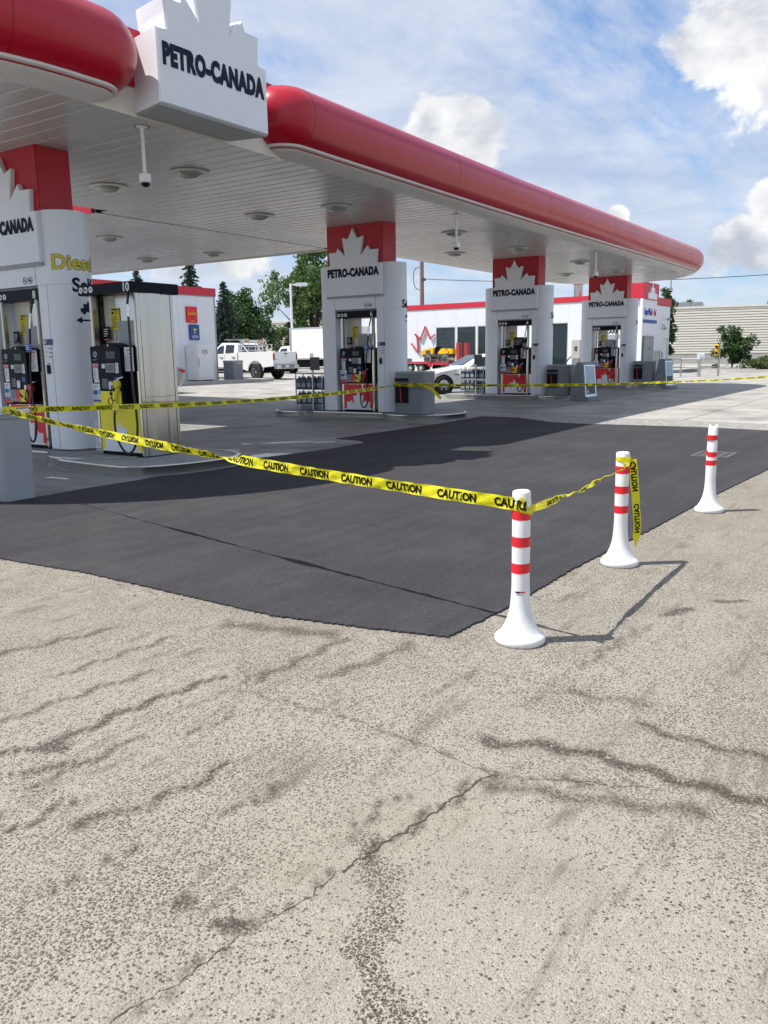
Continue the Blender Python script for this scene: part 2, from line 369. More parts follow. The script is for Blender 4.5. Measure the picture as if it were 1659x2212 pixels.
    bp=N(t,'ShaderNodeBump'); bp.inputs['Strength'].default_value=.55; bp.inputs['Distance'].default_value=.004; L(h,bp.inputs['Height']); L(bp.outputs[0],b.inputs['Normal'])
    MATS['aggregate']=m
ground_material()
def surf(name,cols,sc,rough,bump,bs,speck=None,attr=None,aniso=None):
    m=bpy.data.materials.new(name); m.use_nodes=True; t=m.node_tree; L=t.links.new; b=t.nodes['Principled BSDF']
    tc=N(t,'ShaderNodeTexCoord'); mp=N(t,'ShaderNodeMapping'); L(tc.outputs['Object'],mp.inputs[0])
    def noise(s,d=6,r=.62,v=None):
        n=N(t,'ShaderNodeTexNoise'); n.inputs['Scale'].default_value=s; n.inputs['Detail'].default_value=d; n.inputs['Roughness'].default_value=r; L(v or mp.outputs[0],n.inputs['Vector']); return n.outputs[0]
    def ramp(v,cs,p0=.3,p1=.7):
        c=N(t,'ShaderNodeValToRGB'); e=c.color_ramp.elements; e[0].position=p0; e[0].color=(*cs[0],1); e[1].position=p1; e[1].color=(*cs[-1],1)
        for i in range(1,len(cs)-1): x=e.new(p0+(p1-p0)*i/(len(cs)-1)); x.color=(*cs[i],1)
        L(v,c.inputs[0]); return c.outputs[0]
    col=ramp(noise(sc),cols)
    def mul(c,v,a,b_,lo,hi):
        q=N(t,'ShaderNodeMapRange'); L(v,q.inputs[0])
        for i,x in enumerate((a,b_,lo,hi)): q.inputs[i+1].default_value=x
        x=N(t,'ShaderNodeMix',data_type='RGBA',blend_type='MULTIPLY'); x.inputs[0].default_value=1; L(c,x.inputs[6]); L(q.outputs[0],x.inputs[7]); return x.outputs[2]
    col=mul(col,noise(bs*1.3,3,.7),.3,.7,.72,1.25); col=mul(col,noise(38,5,.8),.3,.7,.84,1.16)
    if name=='fresh_asphalt': col=mul(col,noise(75,3,.9),.35,.65,.66,1.36); col=mul(col,noise(4,5,.7),.3,.7,.90,1.10)
    if aniso:
        m2=N(t,'ShaderNodeMapping'); L(tc.outputs['Object'],m2.inputs[0]); m2.inputs['Scale'].default_value=aniso
        col=mul(col,noise(1,5,.6,m2.outputs[0]),.3,.7,.86,1.14)
    if speck:
        v=N(t,'ShaderNodeTexVoronoi',voronoi_dimensions='2D'); v.inputs['Scale'].default_value=speck[0]; L(mp.outputs[0],v.inputs['Vector'])
        s=N(t,'ShaderNodeSeparateColor'); L(v.outputs['Color'],s.inputs[0])
        q=N(t,'ShaderNodeMath',operation='GREATER_THAN'); L(s.outputs[0],q.inputs[0]); q.inputs[1].default_value=speck[1]
        q2=N(t,'ShaderNodeMath',operation='LESS_THAN'); L(v.outputs['Distance'],q2.inputs[0]); q2.inputs[1].default_value=speck[3]
        q3=N(t,'ShaderNodeMath',operation='MULTIPLY'); L(q.outputs[0],q3.inputs[0]); L(q2.outputs[0],q3.inputs[1])
        x=N(t,'ShaderNodeMix',data_type='RGBA'); L(q3.outputs[0],x.inputs[0]); L(col,x.inputs[6]); x.inputs[7].default_value=(*speck[2],1); col=x.outputs[2]
    L(col,b.inputs['Base Color']); b.inputs['Roughness'].default_value=rough; b.inputs['Specular IOR Level'].default_value=.4 if name!='fresh_asphalt' else .16
    bp=N(t,'ShaderNodeBump'); bp.inputs['Strength'].default_value=bump; bp.inputs['Distance'].default_value=.006; L(noise(bs,4,.7),bp.inputs['Height']); L(bp.outputs[0],b.inputs['Normal'])
    MATS[name]=m
surf('fresh_asphalt',[(.038,.0366,.041),(.0445,.043,.0468),(.054,.0525,.055)],.9,.80,.8,170,speck=(34,.994,(.17,.165,.16),.14),aniso=(.35,5,1))
surf('forecourt',[(.17,.165,.15),(.28,.268,.245),(.35,.335,.305),(.40,.385,.35)],.8,.7,.2,60,aniso=(2.2,.4,1))
surf('forecourt_stain_shade',[(.11,.11,.108),(.20,.197,.188),(.26,.254,.24),(.31,.30,.285)],.8,.6,.2,60,aniso=(2.2,.4,1))  # oil-stained pump lane, its colour also darkened to deepen the canopy shade
surf('gravelly',[(.14,.135,.125),(.24,.23,.215),(.36,.345,.32)],7,.9,.9,70,speck=(60,.75,(.48,.46,.43),.35))
surf('crack_dirt',[(.05,.045,.037),(.085,.072,.056)],20,.95,.6,90)
surf('pebble',[(.2,.18,.15),(.4,.37,.33),(.58,.55,.51)],30,.6,.1,90)
_t=MATS['pebble'].node_tree; _g=N(_t,'ShaderNodeNewGeometry'); _c=N(_t,'ShaderNodeValToRGB'); _e=_c.color_ramp.elements
_e[0].color=(.07,.06,.05,1); _e[1].color=(.34,.315,.28,1)
for p,c in ((.14,(.12,.105,.088)),(.3,(.20,.182,.155)),(.6,(.265,.245,.215))): _x=_e.new(p); _x.color=(*c,1)
_t.links.new(_g.outputs['Random Per Island'],_c.inputs[0]); _t.links.new(_c.outputs[0],_t.nodes['Principled BSDF'].inputs['Base Color'])
# ------------------------------------------------------------------ ground
STAINS=[([(1.55,2.86),(1.72,2.76),(1.84,2.74),(2.12,2.75),(2.37,2.72),(2.62,2.68)],.035,1.0),([(1.73,2.77),(1.78,2.70)],.055,1.3),
 ([(1.24,2.34),(1.43,2.32),(1.57,2.29)],.022,.9),([(1.46,2.18),(1.69,2.08),(1.85,2.05),(2.03,2.05)],.03,.7),
 ([(2.66,1.35),(2.75,1.13),(2.78,.98),(2.76,.75),(2.75,.59),(2.75,.44),(2.74,-.6)],.05,.85),([(3.12,.91),(3.08,.71),(3.08,.57),(3.09,-.3)],.04,.6),
 ([(3.27,1.26),(3.33,.92)],.04,.45),([(1.75,1.82),(1.89,1.79),(2.0,1.79)],.022,.7),([(1.2,3.9),(2.16,3.89),(2.46,3.79),(2.83,3.69)],.035,.6),
 ([(2.69,2.51),(2.94,2.5),(3.32,2.5)],.05,.55),([(2.87,2.27),(3.12,2.19),(3.45,2.16)],.05,.5),([(1.47,2.72),(1.65,2.56),(1.85,2.5)],.025,.6),
 ([(1.95,1.43),(2.19,1.39)],.02,.6),([(2.39,1.18),(2.44,.96),(2.51,.75),(2.58,.55)],.06,.5),([(1.37,1.6),(1.4,1.57)],.02,1.2),([(1.33,1.47),(1.41,1.38)],.018,1.2),
 ([(1.77,3.1),(2.13,3.07),(2.49,3.0)],.03,.6),([(1.52,2.52),(1.77,2.5),(1.99,2.51)],.03,.6),([(4.6,1.2),(4.75,1.1)],.06,.9),([(5.0,1.0),(5.1,.9)],.05,.8),([(4.2,.6),(4.6,.3)],.05,.6),
 ([(3.2,3.2),(3.35,2.6)],.09,.5),([(2.2,-1.5),(2.4,0.2)],.04,.6),([(.6,-1),(.7,1.8)],.03,.5)]
STAINS+=[([(2.45,1.21),(2.16,1.25),(1.81,1.3)],.022,.6),([(2.83,2.73),(2.53,2.46),(2.57,1.9),(2.45,1.21)],.014,.45),([(2.45,1.21),(2.54,.97),(2.65,.72)],.02,.5),([(1.72,1.32),(1.3,1.38),(.9,1.41)],.012,.5),([(2.1,2.35),(2.4,2.33)],.02,.6),([(1.2,1.95),(1.5,1.93)],.014,.7),([(2.2,3.35),(2.9,3.3)],.03,.6),([(2.9,1.75),(3.3,1.7)],.02,.5),([(1.05,1.2),(1.12,1.1)],.02,.9),([(3.6,1.3),(4.3,1.25)],.03,.5),([(3.5,.2),(3.45,-.5)],.03,.7)]
WET=[([(1.87,1.34),(1.74,1.2),(1.67,1.13),(1.54,1.09),(1.44,1.04),(1.34,.89)],.05,.9),([(1.36,.90),(1.33,.86)],.04,1.2),([(1.6,1.12),(1.5,1.07)],.06,.7)]
def pdist(P,line):
    d=np.full(len(P),1e9)
    for a,b in zip(line[:-1],line[1:]):
        a=np.array(a);b=np.array(b);ab=b-a; t=np.clip(((P-a)@ab)/(ab@ab),0,1); d=np.minimum(d,np.hypot(*(P-(a+t[:,None]*ab)).T))
    return d
def make_ground():
    xs=np.unique(np.round(np.concatenate([[-300,-120,-50,-20,-8,-3,-1],np.arange(-.5,6,.03),np.arange(6,20,.5),[25,40,60,90,130,200,400,900]]),3))
    ys=np.unique(np.round(np.concatenate([[-600,-200,-60,-20,-8,-4],np.arange(-2.5,5.2,.03),np.arange(5.2,15.5,.8),[15.5,17,20,24,28,32,36,40,50,60,75,90,120,200,500,900]]),3))
    X,Y=np.meshgrid(xs,ys,indexing='ij'); Z=np.where(Y>15.5,.0165*(np.minimum(Y,90)-15.5),0)
    n,mm=X.shape; V=np.stack([X.ravel(),Y.ravel(),Z.ravel()],1)
    I=np.arange(n*mm).reshape(n,mm); Fq=np.stack([I[:-1,:-1],I[1:,:-1],I[1:,1:],I[:-1,1:]],-1).reshape(-1,4)
    me=bpy.data.meshes.new('ground'); me.vertices.add(len(V)); me.vertices.foreach_set('co',V.ravel())
    me.loops.add(Fq.size); me.loops.foreach_set('vertex_index',Fq.ravel().astype(np.int32)); me.polygons.add(len(Fq)); me.polygons.foreach_set('loop_start',np.arange(0,Fq.size,4,dtype=np.int32)); me.polygons.foreach_set('loop_total',np.full(len(Fq),4,dtype=np.int32)); me.update(calc_edges=True)
    P=V[:,:2]; wob=P+.02*np.stack([np.sin(P[:,1]*31+P[:,0]*7),np.sin(P[:,0]*29+P[:,1]*5)],1)
    for nm,LL in (('stain',STAINS),('wet',WET)):
        s=np.zeros(len(P))
        for ln,wd,a in LL: s=np.maximum(s,min(1.3,a*1.5)*np.clip(1.25-pdist(wob,ln)/(wd*(.72 if nm=='stain' else 1.1)),0,1))
        at=me.attributes.new(nm,'FLOAT','POINT'); at.data.foreach_set('value',s.astype(np.float32))
    d=np.maximum(P[:,0]-2.35+.12*np.sin(P[:,1]*5),P[:,1]-1.5+.12*np.sin(P[:,0]*6)); u=np.clip((d+.35)/.75,0,1)
    at=me.attributes.new('worn','FLOAT','POINT'); at.data.foreach_set('value',(u*u*(3-2*u)).astype(np.float32))
    return struct(obj('ground',me,'aggregate'))
ground=make_ground()
def ragged(poly,step,amp):
    out=[]
    for i,(a,b) in enumerate(zip(poly,poly[1:]+poly[:1])):
        a=Vector(a);b=Vector(b); L=(b-a).length; k=max(1,int(L/step)); nrm=Vector((-(b-a).y,(b-a).x)).normalized()
        for j in range(k):
            t=j/k; q=a+(b-a)*t+nrm*random.uniform(-amp,amp); out.append((q.x,q.y))
    return out
# forecourt concrete: slabs with tooled joints, laid out as separate pieces of the pavement
def slab(x0,x1,y0,y1,z=.004):
    ysub=[y0]+[y for y in (15.5,) if y0<y<y1]+[y1]
    rows=[[(x,y,gz(y)+z) for x in (x0,x1)] for y in ysub]
    b=MB().grid(rows); base=[[(x0,y0,gz(y0)-.02),(x1,y0,gz(y0)-.02)],[(x0,y0,gz(y0)+z),(x1,y0,gz(y0)+z)]]; b.grid(base)
    b.grid([[(x0,y,gz(y)-.02),(x0,y,gz(y)+z)] for y in ysub]); b.grid([[(x1,y,gz(y)-.02),(x1,y,gz(y)+z)] for y in ysub])
    return b
fore=struct(MB().grid([[(x,y,gz(y)+.0015) for x in (-25,17.2)] for y in (8.02,15.5,90)]).build('forecourt_bed','crack_dirt',None))
J=.014
gx=[-25,-16,-8,-1,4.2,8.6,12.9,17.2]; gy=[8.0,12.2,16.4,20.8,25.2,30,36,44,56,90]
for i in range(len(gx)-1):
    for j in range(len(gy)-1): slab(gx[i]+J,gx[i+1]-J,gy[j]+J,gy[j+1]-J).build('concrete_slab','forecourt_stain_shade' if gy[j]<12.3 else 'forecourt',fore)
fore2=struct(MB().grid([[(x,y,gz(y)+.0015) for x in (17.22,260)] for y in (-80,15.5,90)]).build('yard_bed','crack_dirt',None))
gx=[17.2,21.6,26,30.6,35.2,40,46,54,64,80,120,260]; gy=[-80,-30,-12,-4,.5,4.6,8.7,12.8,17,21.4,26,31,38,50,90]
for i in range(len(gx)-1):
    for j in range(len(gy)-1): slab(gx[i]+J,gx[i+1]-J,gy[j]+J,gy[j+1]-J).build('concrete_slab','forecourt_stain_shade' if (8<gy[j]<12.9 and gx[i]<31) else 'forecourt',fore2)
# crumbled strip between the patch and the concrete
struct(MB().prism(ragged([(16.2,9.15),(16.2,5.6),(16.1,2.6),(15.9,-.6),(15.7,-8),(17.9,-8),(17.9,-1),(18.0,3),(18.3,6.2),(18.9,7.6),(18.4,9.3),(17.3,9.3)],.25,.14),-.01,.0075).build('broken_pavement_strip','gravelly',None))
# new asphalt patch, its ragged skirt first
struct(MB().prism(ragged([(3.47,20),(3.44,5.75),(3.5,4.85),(3.46,3.85),(3.43,3.05),(3.53,2.47),(3.62,2.04),(4.29,2.0),(5.3,2.0),(6.7,1.93),(9,1.85),(11.07,1.73),(14,1.6),(16.2,1.55),(16.5,2.6),(16.75,4.0),(16.65,6.3),(16.85,7.0),(17.75,8.15),(17.8,9.1),(15.65,8.96),(13.3,9.0),(11.93,9.02),(11.8,8.4),(11.55,8.12),(10.5,8.09),(9.0,8.3),(8.1,8.28),(6.7,8.1),(5.9,8.12),(5.1,8.06),(4.7,8.4),(4.6,20)],.02,.009),-.01,.011).build('asphalt_patch','fresh_asphalt',None))
# crumbs of loose asphalt along the cut
def crumbs():
    b=MB()
    for _ in range(260):
        if random.random()<.5: x=3.43-abs(random.gauss(0,.05)); y=random.uniform(2.0,6.5)
        else: x=random.uniform(3.5,11); y=1.97-(x-4)*.03-abs(random.gauss(0,.04))
        r=random.uniform(.0015,.006); b.lathe([(r*random.uniform(.7,1.2),0),(r*.7,r*random.uniform(.4,.9)),(0,r)],(x,y,0),5,close=False)
    o=b.build('asphalt_crumbs','fresh_asphalt',None,fix=False); o['kind']='stuff'; o['label']='loose black asphalt crumbs along the edge of the new patch'
crumbs()
# cracks
def crack(line,w):
    pts=[]
    for a,b in zip(line[:-1],line[1:]):
        a=Vector(a);b=Vector(b);k=max(2,int((b-a).length/.012))
        for j in range(k): pts.append(a+(b-a)*j/k)
    pts.append(Vector(line[-1])); jit=Vector((0,0)); row=[]
    for i,p in enumerate(pts):
        jit=jit*.74+Vector((random.gauss(0,.0055),random.gauss(0,.0055))); t=(pts[min(i+1,len(pts)-1)]-pts[max(i-1,0)]).normalized(); nn=Vector((-t.y,t.x)); ww=w*random.uniform(.25,1)
        row.append([(*(p+jit+nn*ww),.0022),(*(p+jit-nn*ww),.0022)])
    return MB().grid(row).build('crack','crack_dirt',ground,fix=False)
crack([(2.83,2.73),(2.68,2.57),(2.53,2.46),(2.53,2.26),(2.55,2.05),(2.57,1.9),(2.53,1.71),(2.5,1.43),(2.46,1.27),(2.45,1.21)],.0015)
crack([(2.45,1.21),(2.29,1.23),(2.16,1.25),(2.05,1.27),(1.93,1.28),(1.81,1.3),(1.72,1.32)],.0052)
crack([(1.72,1.32),(1.63,1.33),(1.55,1.33),(1.41,1.37),(1.3,1.38),(1.21,1.38),(1.16,1.39),(1.1,1.4),(.9,1.41),(.2,1.38)],.0018)
crack([(2.45,1.21),(2.48,1.1),(2.54,.97),(2.58,.86),(2.65,.72)],.0017)
crack([(3.3,1.9),(3.31,1.2),(3.42,.6),(3.4,-.3)],.0011)
# pebbles that stand proud of the worn cement
def pebbles(n=26000):
    P=np.stack([RNG.uniform(.3,4.9,n*2),RNG.uniform(-1.2,4.3,n*2)],1)
    d=np.hypot(P[:,0],P[:,1]); keep=(RNG.random(len(P))<np.clip(1.35-d/4.6,.12,1))&~((P[:,0]>3.38)&(P[:,1]>1.95))&((np.sin(P[:,0]*2.1+1)+np.sin(P[:,1]*2.7+P[:,0])+np.sin(P[:,0]*5.3-P[:,1]*4.1)*.6+RNG.normal(size=len(P))*.8)>-.55)
    P=P[keep][:n]; n=len(P)
    r=RNG.uniform(.0018,.0052,n)*(1+.8*(RNG.random(n)>.95)); el=RNG.uniform(.55,1,n); th=RNG.uniform(0,6.28,n); h=r*RNG.uniform(.25,.55,n)
    k=6; V=np.zeros((n,2*k,3)); 
    for j in range(k):
        a=2*PI*j/k; jr=RNG.uniform(.8,1.15,n)
        for lay,(sr,sz) in enumerate(((1,-.3),(.62,1))):
            lx=np.cos(a)*r*jr*sr; ly=np.sin(a)*r*jr*sr*el
            V[:,lay*k+j,0]=P[:,0]+lx*np.cos(th)-ly*np.sin(th); V[:,lay*k+j,1]=P[:,1]+lx*np.sin(th)+ly*np.cos(th); V[:,lay*k+j,2]=h*sz*(1 if lay==0 else RNG.uniform(.8,1.15,n))
    q=[]
    loops=[];tot=[]
    base=np.arange(n)*2*k
    for j in range(k): loops.append(np.stack([base+j,base+(j+1)%k,base+k+(j+1)%k,base+k+j],1))
    quads=np.concatenate(loops); top=np.stack([base+k+j for j in range(k)],1)
    li=np.concatenate([quads.ravel(),top.ravel()]).astype(np.int32); lt=np.concatenate([np.full(len(quads),4),np.full(n,k)]).astype(np.int32); ls=np.concatenate([[0],np.cumsum(lt)[:-1]]).astype(np.int32)
    me=bpy.data.meshes.new('pebbles'); me.vertices.add(n*2*k); me.vertices.foreach_set('co',V.ravel()); me.loops.add(len(li)); me.loops.foreach_set('vertex_index',li); me.polygons.add(len(lt)); me.polygons.foreach_set('loop_start',ls); me.polygons.foreach_set('loop_total',lt); me.update(calc_edges=True)
    o=obj('exposed_pebbles',me,'pebble',None,True,0); o['kind']='stuff'; o['label']='small pebbles showing in the worn concrete apron'
pebbles()
# storm drain
def drain():
    t=thing('storm_drain','rusty cast iron storm drain grate set in the new asphalt','drain',(12.33,2.64,.011))
    f=MB(); 
    for (a,b,c,d) in ((-.34,.34,-.25,-.21),(-.34,.34,.21,.25),(-.34,-.29,-.21,.21),(.29,.34,-.21,.21)): f.box(a,b,c,d,-.02,.006)
    f.build('frame','iron',t)
    MB().box(-.3,.3,-.22,.22,-.02,.001).build('sump','black_plastic',t)
    for i in range(7): x=-.24+i*.08; MB().box(x-.016,x+.016,-.21,.21,-.01,.0045).build('bar','iron',t)
    for i in range(3): y=-.11+i*.11; MB().box(-.29,.29,y-.014,y+.014,-.01,.0065).build('crossbar','iron',t)
drain()
# worn paint on the forecourt
for poly in ([(8.93,7.98),(8.98,8.45),(9.15,8.62),(9.63,8.64),(9.8,8.2),(9.5,8.16),(9.2,8.02)],[(10.75,9.8),(10.85,9.55),(11.3,9.1),(11.42,9.12),(11.05,9.6)],[(10.45,9.95),(10.5,9.8),(10.62,9.83),(10.6,10)],[(9.6,9.55),(9.7,9.3),(9.78,9.32),(9.7,9.58)],[(11.2,8.95),(11.5,8.72),(11.55,8.78),(11.3,9.0)],[(6.3,9.4),(6.35,9.0),(6.4,9.0),(6.38,9.4)]):
    MB().prism(ragged(poly,.03,.02),.001,.0062).build('paint_mark','white_paint',fore)
# ------------------------------------------------------------------ canopy
ZS=4.449; YB=14.5; XL,XR=6.35,34.75
def fe(x): return 8.72+.25*sst(4,20,x)
def outline(x):
    """front and back edge of the soffit at station x"""
    f=fe(x); c=(f+YB)/2; h=(YB-f)/2
    if x<XL:
        q=max(0,1-((XL-x)/2.95)**2); h*=math.sqrt(q)
    if x>XR:
        q=max(0,1-((x-XR)/2.95)**2); h*=math.sqrt(q)
    return c-h,c+h
canopy=thing('station_canopy','long white canopy with glossy red tube fascia over the pump islands','canopy',(20,11.7,0))
CO=Vector((20,11.7,0))
def cb(b): b.v=[(x-20,y-11.7,z) for x,y,z in b.v]; return b
def plank(x0,x1,y0a,y0b,y1a,y1b):
    """pressed soffit pan: flat face with shallow turned-up edges"""
    b=MB(); e=.022; pr=[(x0+.002,ZS+.03),(x0+.004,ZS+.008),(x0+e,ZS),(x1-e,ZS),(x1-.004,ZS+.008),(x1-.002,ZS+.03)]
    def lerp(a,c,x): return a+(c-a)*(x-x0)/(x1-x0)
    b.grid([[(x,lerp(y0a,y0b,x),z) for x,z in pr],[(x,lerp(y1a,y1b,x),z) for x,z in pr]])
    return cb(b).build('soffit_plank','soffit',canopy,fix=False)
PW=.30; x=XL-2.93
while x<XR+2.9:
    a0,b0=outline(x); a1,b1=outline(x+PW)
    y1a,y1b=(b0,b1) if x<11.7 or x>19.3 else (14.86,14.86)
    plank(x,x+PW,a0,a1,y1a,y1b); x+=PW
wx=11.72
while wx<19.5: plank(wx,wx+PW,14.89,14.89,27.5,27.5); wx+=PW
# deck above the planks, and roof
def edge_loop(n=40):
    L=[]
    for k in range(n+1): t=k/n; L.append((1,t))
    pts=[]
    for k in range(n+1):            # left cap from back to front
        a=PI/2+PI*k/n; f=fe(XL); c=(f+YB)/2; h=(YB-f)/2; pts.append((XL+2.95*math.cos(a),c+h*math.sin(a)))
    for k in range(1,30): x=XL+(XR-XL)*k/30; pts.append((x,fe(x)))
    for k in range(n+1):
        a=-PI/2+PI*k/n; f=fe(XR); c=(f+YB)/2; h=(YB-f)/2; pts.append((XR+2.95*math.cos(a),c+h*math.sin(a)))
    for k in range(1,10): x=XR+(XL-XR)*k/10; pts.append((x,YB))
    return pts
EL_=edge_loop()
cb(MB().prism(EL_,ZS+.035,ZS+.06)).build('soffit_deck','beam_white',canopy)
cb(MB().prism(EL_,5.30,5.36)).build('roof_deck','beam_white',canopy)
cb(MB().box(11.72,19.6,14.9,27.5,ZS+.035,ZS+.06)).build('wing_deck','beam_white',canopy)
cb(MB().box(11.72,19.6,14.9,27.5,5.3,5.36)).build('wing_roof','beam_white',canopy)
cb(MB().box(11.64,11.72,14.93,27.5,ZS-.01,5.36)).build('wing_fascia','red_gloss',canopy)
cb(MB().box(19.6,19.68,14.93,27.5,ZS-.03,5.3)).build('wing_fascia','cove_white',canopy)
cb(MB().box(11.70,19.6,14.86,14.885,ZS-.004,ZS+.05)).build('seam_trim','black_plastic',canopy)
# path of the fascia: list of (pivot point, outward unit)
def path(seq):
    out=[]
    for p in seq: out.append(p)
    return out
def front_path(x0,x1,n): 
    r=[]
    for k in range(n+1):
        x=x0+(x1-x0)*k/n; r.append(((x,fe(x)),(0,-1)))
    return r
def cap(cx,a0,a1,n,fy):
    f=fe(cx); c=(f+YB)/2; h=(YB-f)/2; r=[]
    for k in range(n+1):
        a=a0+(a1-a0)*k/n; nx,ny=math.cos(a)/2.95,math.sin(a)/h; l=math.hypot(nx,ny); r.append(((cx+2.95*math.cos(a),c+h*math.sin(a)),(nx/l,ny/l)))
    return r
def turn(p,a0,a1,n): return [(p,(math.cos(a0+(a1-a0)*k/n),math.sin(a0+(a1-a0)*k/n))) for k in range(n+1)]
PR_X=10.52; PL_X=6.82
right_path=turn((PR_X,fe(PR_X)),PI,1.5*PI,12)+front_path(PR_X,XR,36)[1:]+cap(XR,-PI/2,PI/2,30,0)[1:]+[((x,YB),(0,1)) for x in (30,25,19.7)]
left_path=[((x,YB),(0,1)) for x in (11.6,9,XL)]+cap(XL,PI/2,1.5*PI,30,0)[1:]+front_path(XL,PL_X,3)[1:]+turn((PL_X,fe(PL_X)),1.5*PI,2*PI,12)[1:]
TC=(.20,5.0); TR=.445
red_prof=[(TC[0]+TR*math.cos(a),TC[1]+TR*math.sin(a)) for a in [R(-66)+ (R(112)+R(66))*k/22 for k in range(23)]]+[(-.05,5.38)]
rb=red_prof[0]
lip_prof=[(rb[0]+.012,rb[1]+.012),(rb[0]+.014,rb[1]-.022),(rb[0]-.004,rb[1]-.032),(rb[0]-.05,rb[1]-.032),(rb[0]-.055,rb[1]-.012)]
strip_prof=[(rb[0]-.055,rb[1]-.012),(rb[0]-.05,rb[1]-.045),(rb[0]-.07,rb[1]-.05)]
cove_prof=[(rb[0]-.055,rb[1]-.048),(rb[0]-.045,rb[1]-.058),(rb[0]-.06,rb[1]-.072),(.24,ZS+.052),(.16,ZS+.022),(.08,ZS+.006),(0,ZS-.003),(-.03,ZS+.01)]
def sweep(pth,prof): return cb(MB().grid([[(p[0]+d[0]*o,p[1]+d[1]*o,z) for o,z in prof] for p,d in pth]))
for nm,pth in (('fascia_tube',right_path),('fascia_tube',left_path)):
    tb=sweep(pth,red_prof).build(nm,'red_gloss',canopy,True,fix=False,sharp=60)
    sweep(pth,lip_prof).build('drip_lip','cove_white',tb,True,fix=False); sweep(pth,strip_prof).build('trim_strip','red_matt',tb,fix=False)
    sweep(pth,cove_prof).build('cove','cove_white',canopy,True,fix=False,sharp=50)
# panel joints of the red tube
def ring(i,pth):
    (p,d)=pth[i]; t=Vector((-d[1],d[0])); b=MB()
    b.grid([[(p[0]+d[0]*(TC[0]+(o-TC[0])*1.004)+t.x*s,p[1]+d[1]*(TC[0]+(o-TC[0])*1.004)+t.y*s,TC[1]+(z-TC[1])*1.004) for o,z in red_prof[:-1]] for s in (-.004,.004)])
    cb(b).build('tube_joint','tube_seam',canopy,fix=False)
for i in (12,19,26,33,40,46): ring(i,right_path)
for i in (10,20,30): ring(i,left_path)
# straight beam and red back panel behind the sign
xs=[6.2+.45*k for k in range(13)]
cb(MB().grid([[(x,fe(x)-.004,ZS-.004) for x in xs],[(x,fe(x)-.004,4.78) for x in xs]])).build('edge_beam','beam_white',canopy,fix=False)
cb(MB().grid([[(x,fe(x)-.03,4.78) for x in xs],[(x,fe(x)-.03,5.46) for x in xs],[(x,fe(x)+.1,5.46) for x in xs],[(x,fe(x)+.1,5.3) for x in xs]])).build('back_panel','red_matt',canopy,fix=False)
cb(MB().grid([[(x,fe(x)-.03,4.775) for x in xs],[(x,fe(x),4.775) for x in xs]])).build('beam_trim','beam_white',canopy,fix=False)
# maple-crown outline used for every station sign: half-width .80, panel foot at 0
CROWN=[(0,1.519),(.055,1.40),(.14,1.275),(.21,1.30),(.297,1.324),(.275,1.18),(.222,.892),(.33,1.01),(.43,1.095),(.475,1.005),(.58,1.005),(.695,1.0),(.675,.86),(.668,.715),(.72,.70),(.80,.695)]
def crown_poly(s=1,w=.80,foot=0):
    r=[(x*s*w/.80,z*s) for x,z in CROWN]; r+=[(w*s,foot)]; l=[(-x,z) for x,z in r[::-1]][:-1]
    return r+l
def inset_poly(poly,d):
    n=len(poly); out=[]
    for i in range(n):
        p0,p,p1=Vector(poly[i-1]),Vector(poly[i]),Vector(poly[(i+1)%n]); e1=(p-p0).normalized(); e2=(p1-p).normalized(); n1=Vector((e1.y,-e1.x)); n2=Vector((e2.y,-e2.x)); m=(n1+n2)
        m=m/max(.45,m.length_squared/2) if m.length>1e-6 else n1; m=m*.5*2/2
        out.append(tuple(p+m*d))
    return out
def bevel_prism(b,poly,y0,y1,d):
    """extruded outline with a chamfer on its front (y0) edge"""
    n=len(poly); inn=inset_poly(poly,d)
    b.add([(x,y1,z) for x,z in poly]+[(x,y0+d*.8,z) for x,z in poly]+[(x,y0,z) for x,z in inn],[tuple(range(n))]+[(i,(i+1)%n,n+(i+1)%n,n+i) for i in range(n)]+[(n+i,n+(i+1)%n,2*n+(i+1)%n,2*n+i) for i in range(n)]+[tuple(range(3*n-1,2*n-1,-1))])
    return b
def wordmark(parent,width,cz,y,h,cx=0):
    v,_=text_geo('PETRO-CANADA',1,.062,.66,1.12); w0=max(p[0] for p in v)-min(p[0] for p in v); hh=max(p[1] for p in v)
    sx=width/w0; sz=h/hh
    return text('wordmark','PETRO-CANADA',1,'navy',parent,lambda x,z,o:(cx+x*sx,y-o,cz+z*sz-h/2),.062,.66,1.12,th=.008)
# big canopy sign
sg=thing('canopy_sign','white maple crown sign with dark blue wordmark on the canopy edge','sign',(8.43,8.13,4.487))
_b=bevel_prism(MB(),crown_poly(1.211),0,.62,.03); _b.v=[(x*(.86 if y>.5 else 1),y,z) for x,y,z in _b.v]; _b.build('sign_box','white_panel',sg,fix=True)
wordmark(sg,1.80,.58,-.001,.245)
MB().prism([(-.95,.03),(.95,.03),(.82,.60),(-.82,.60)],-.022,-.002).build('underside','grey_plastic_light',sg)
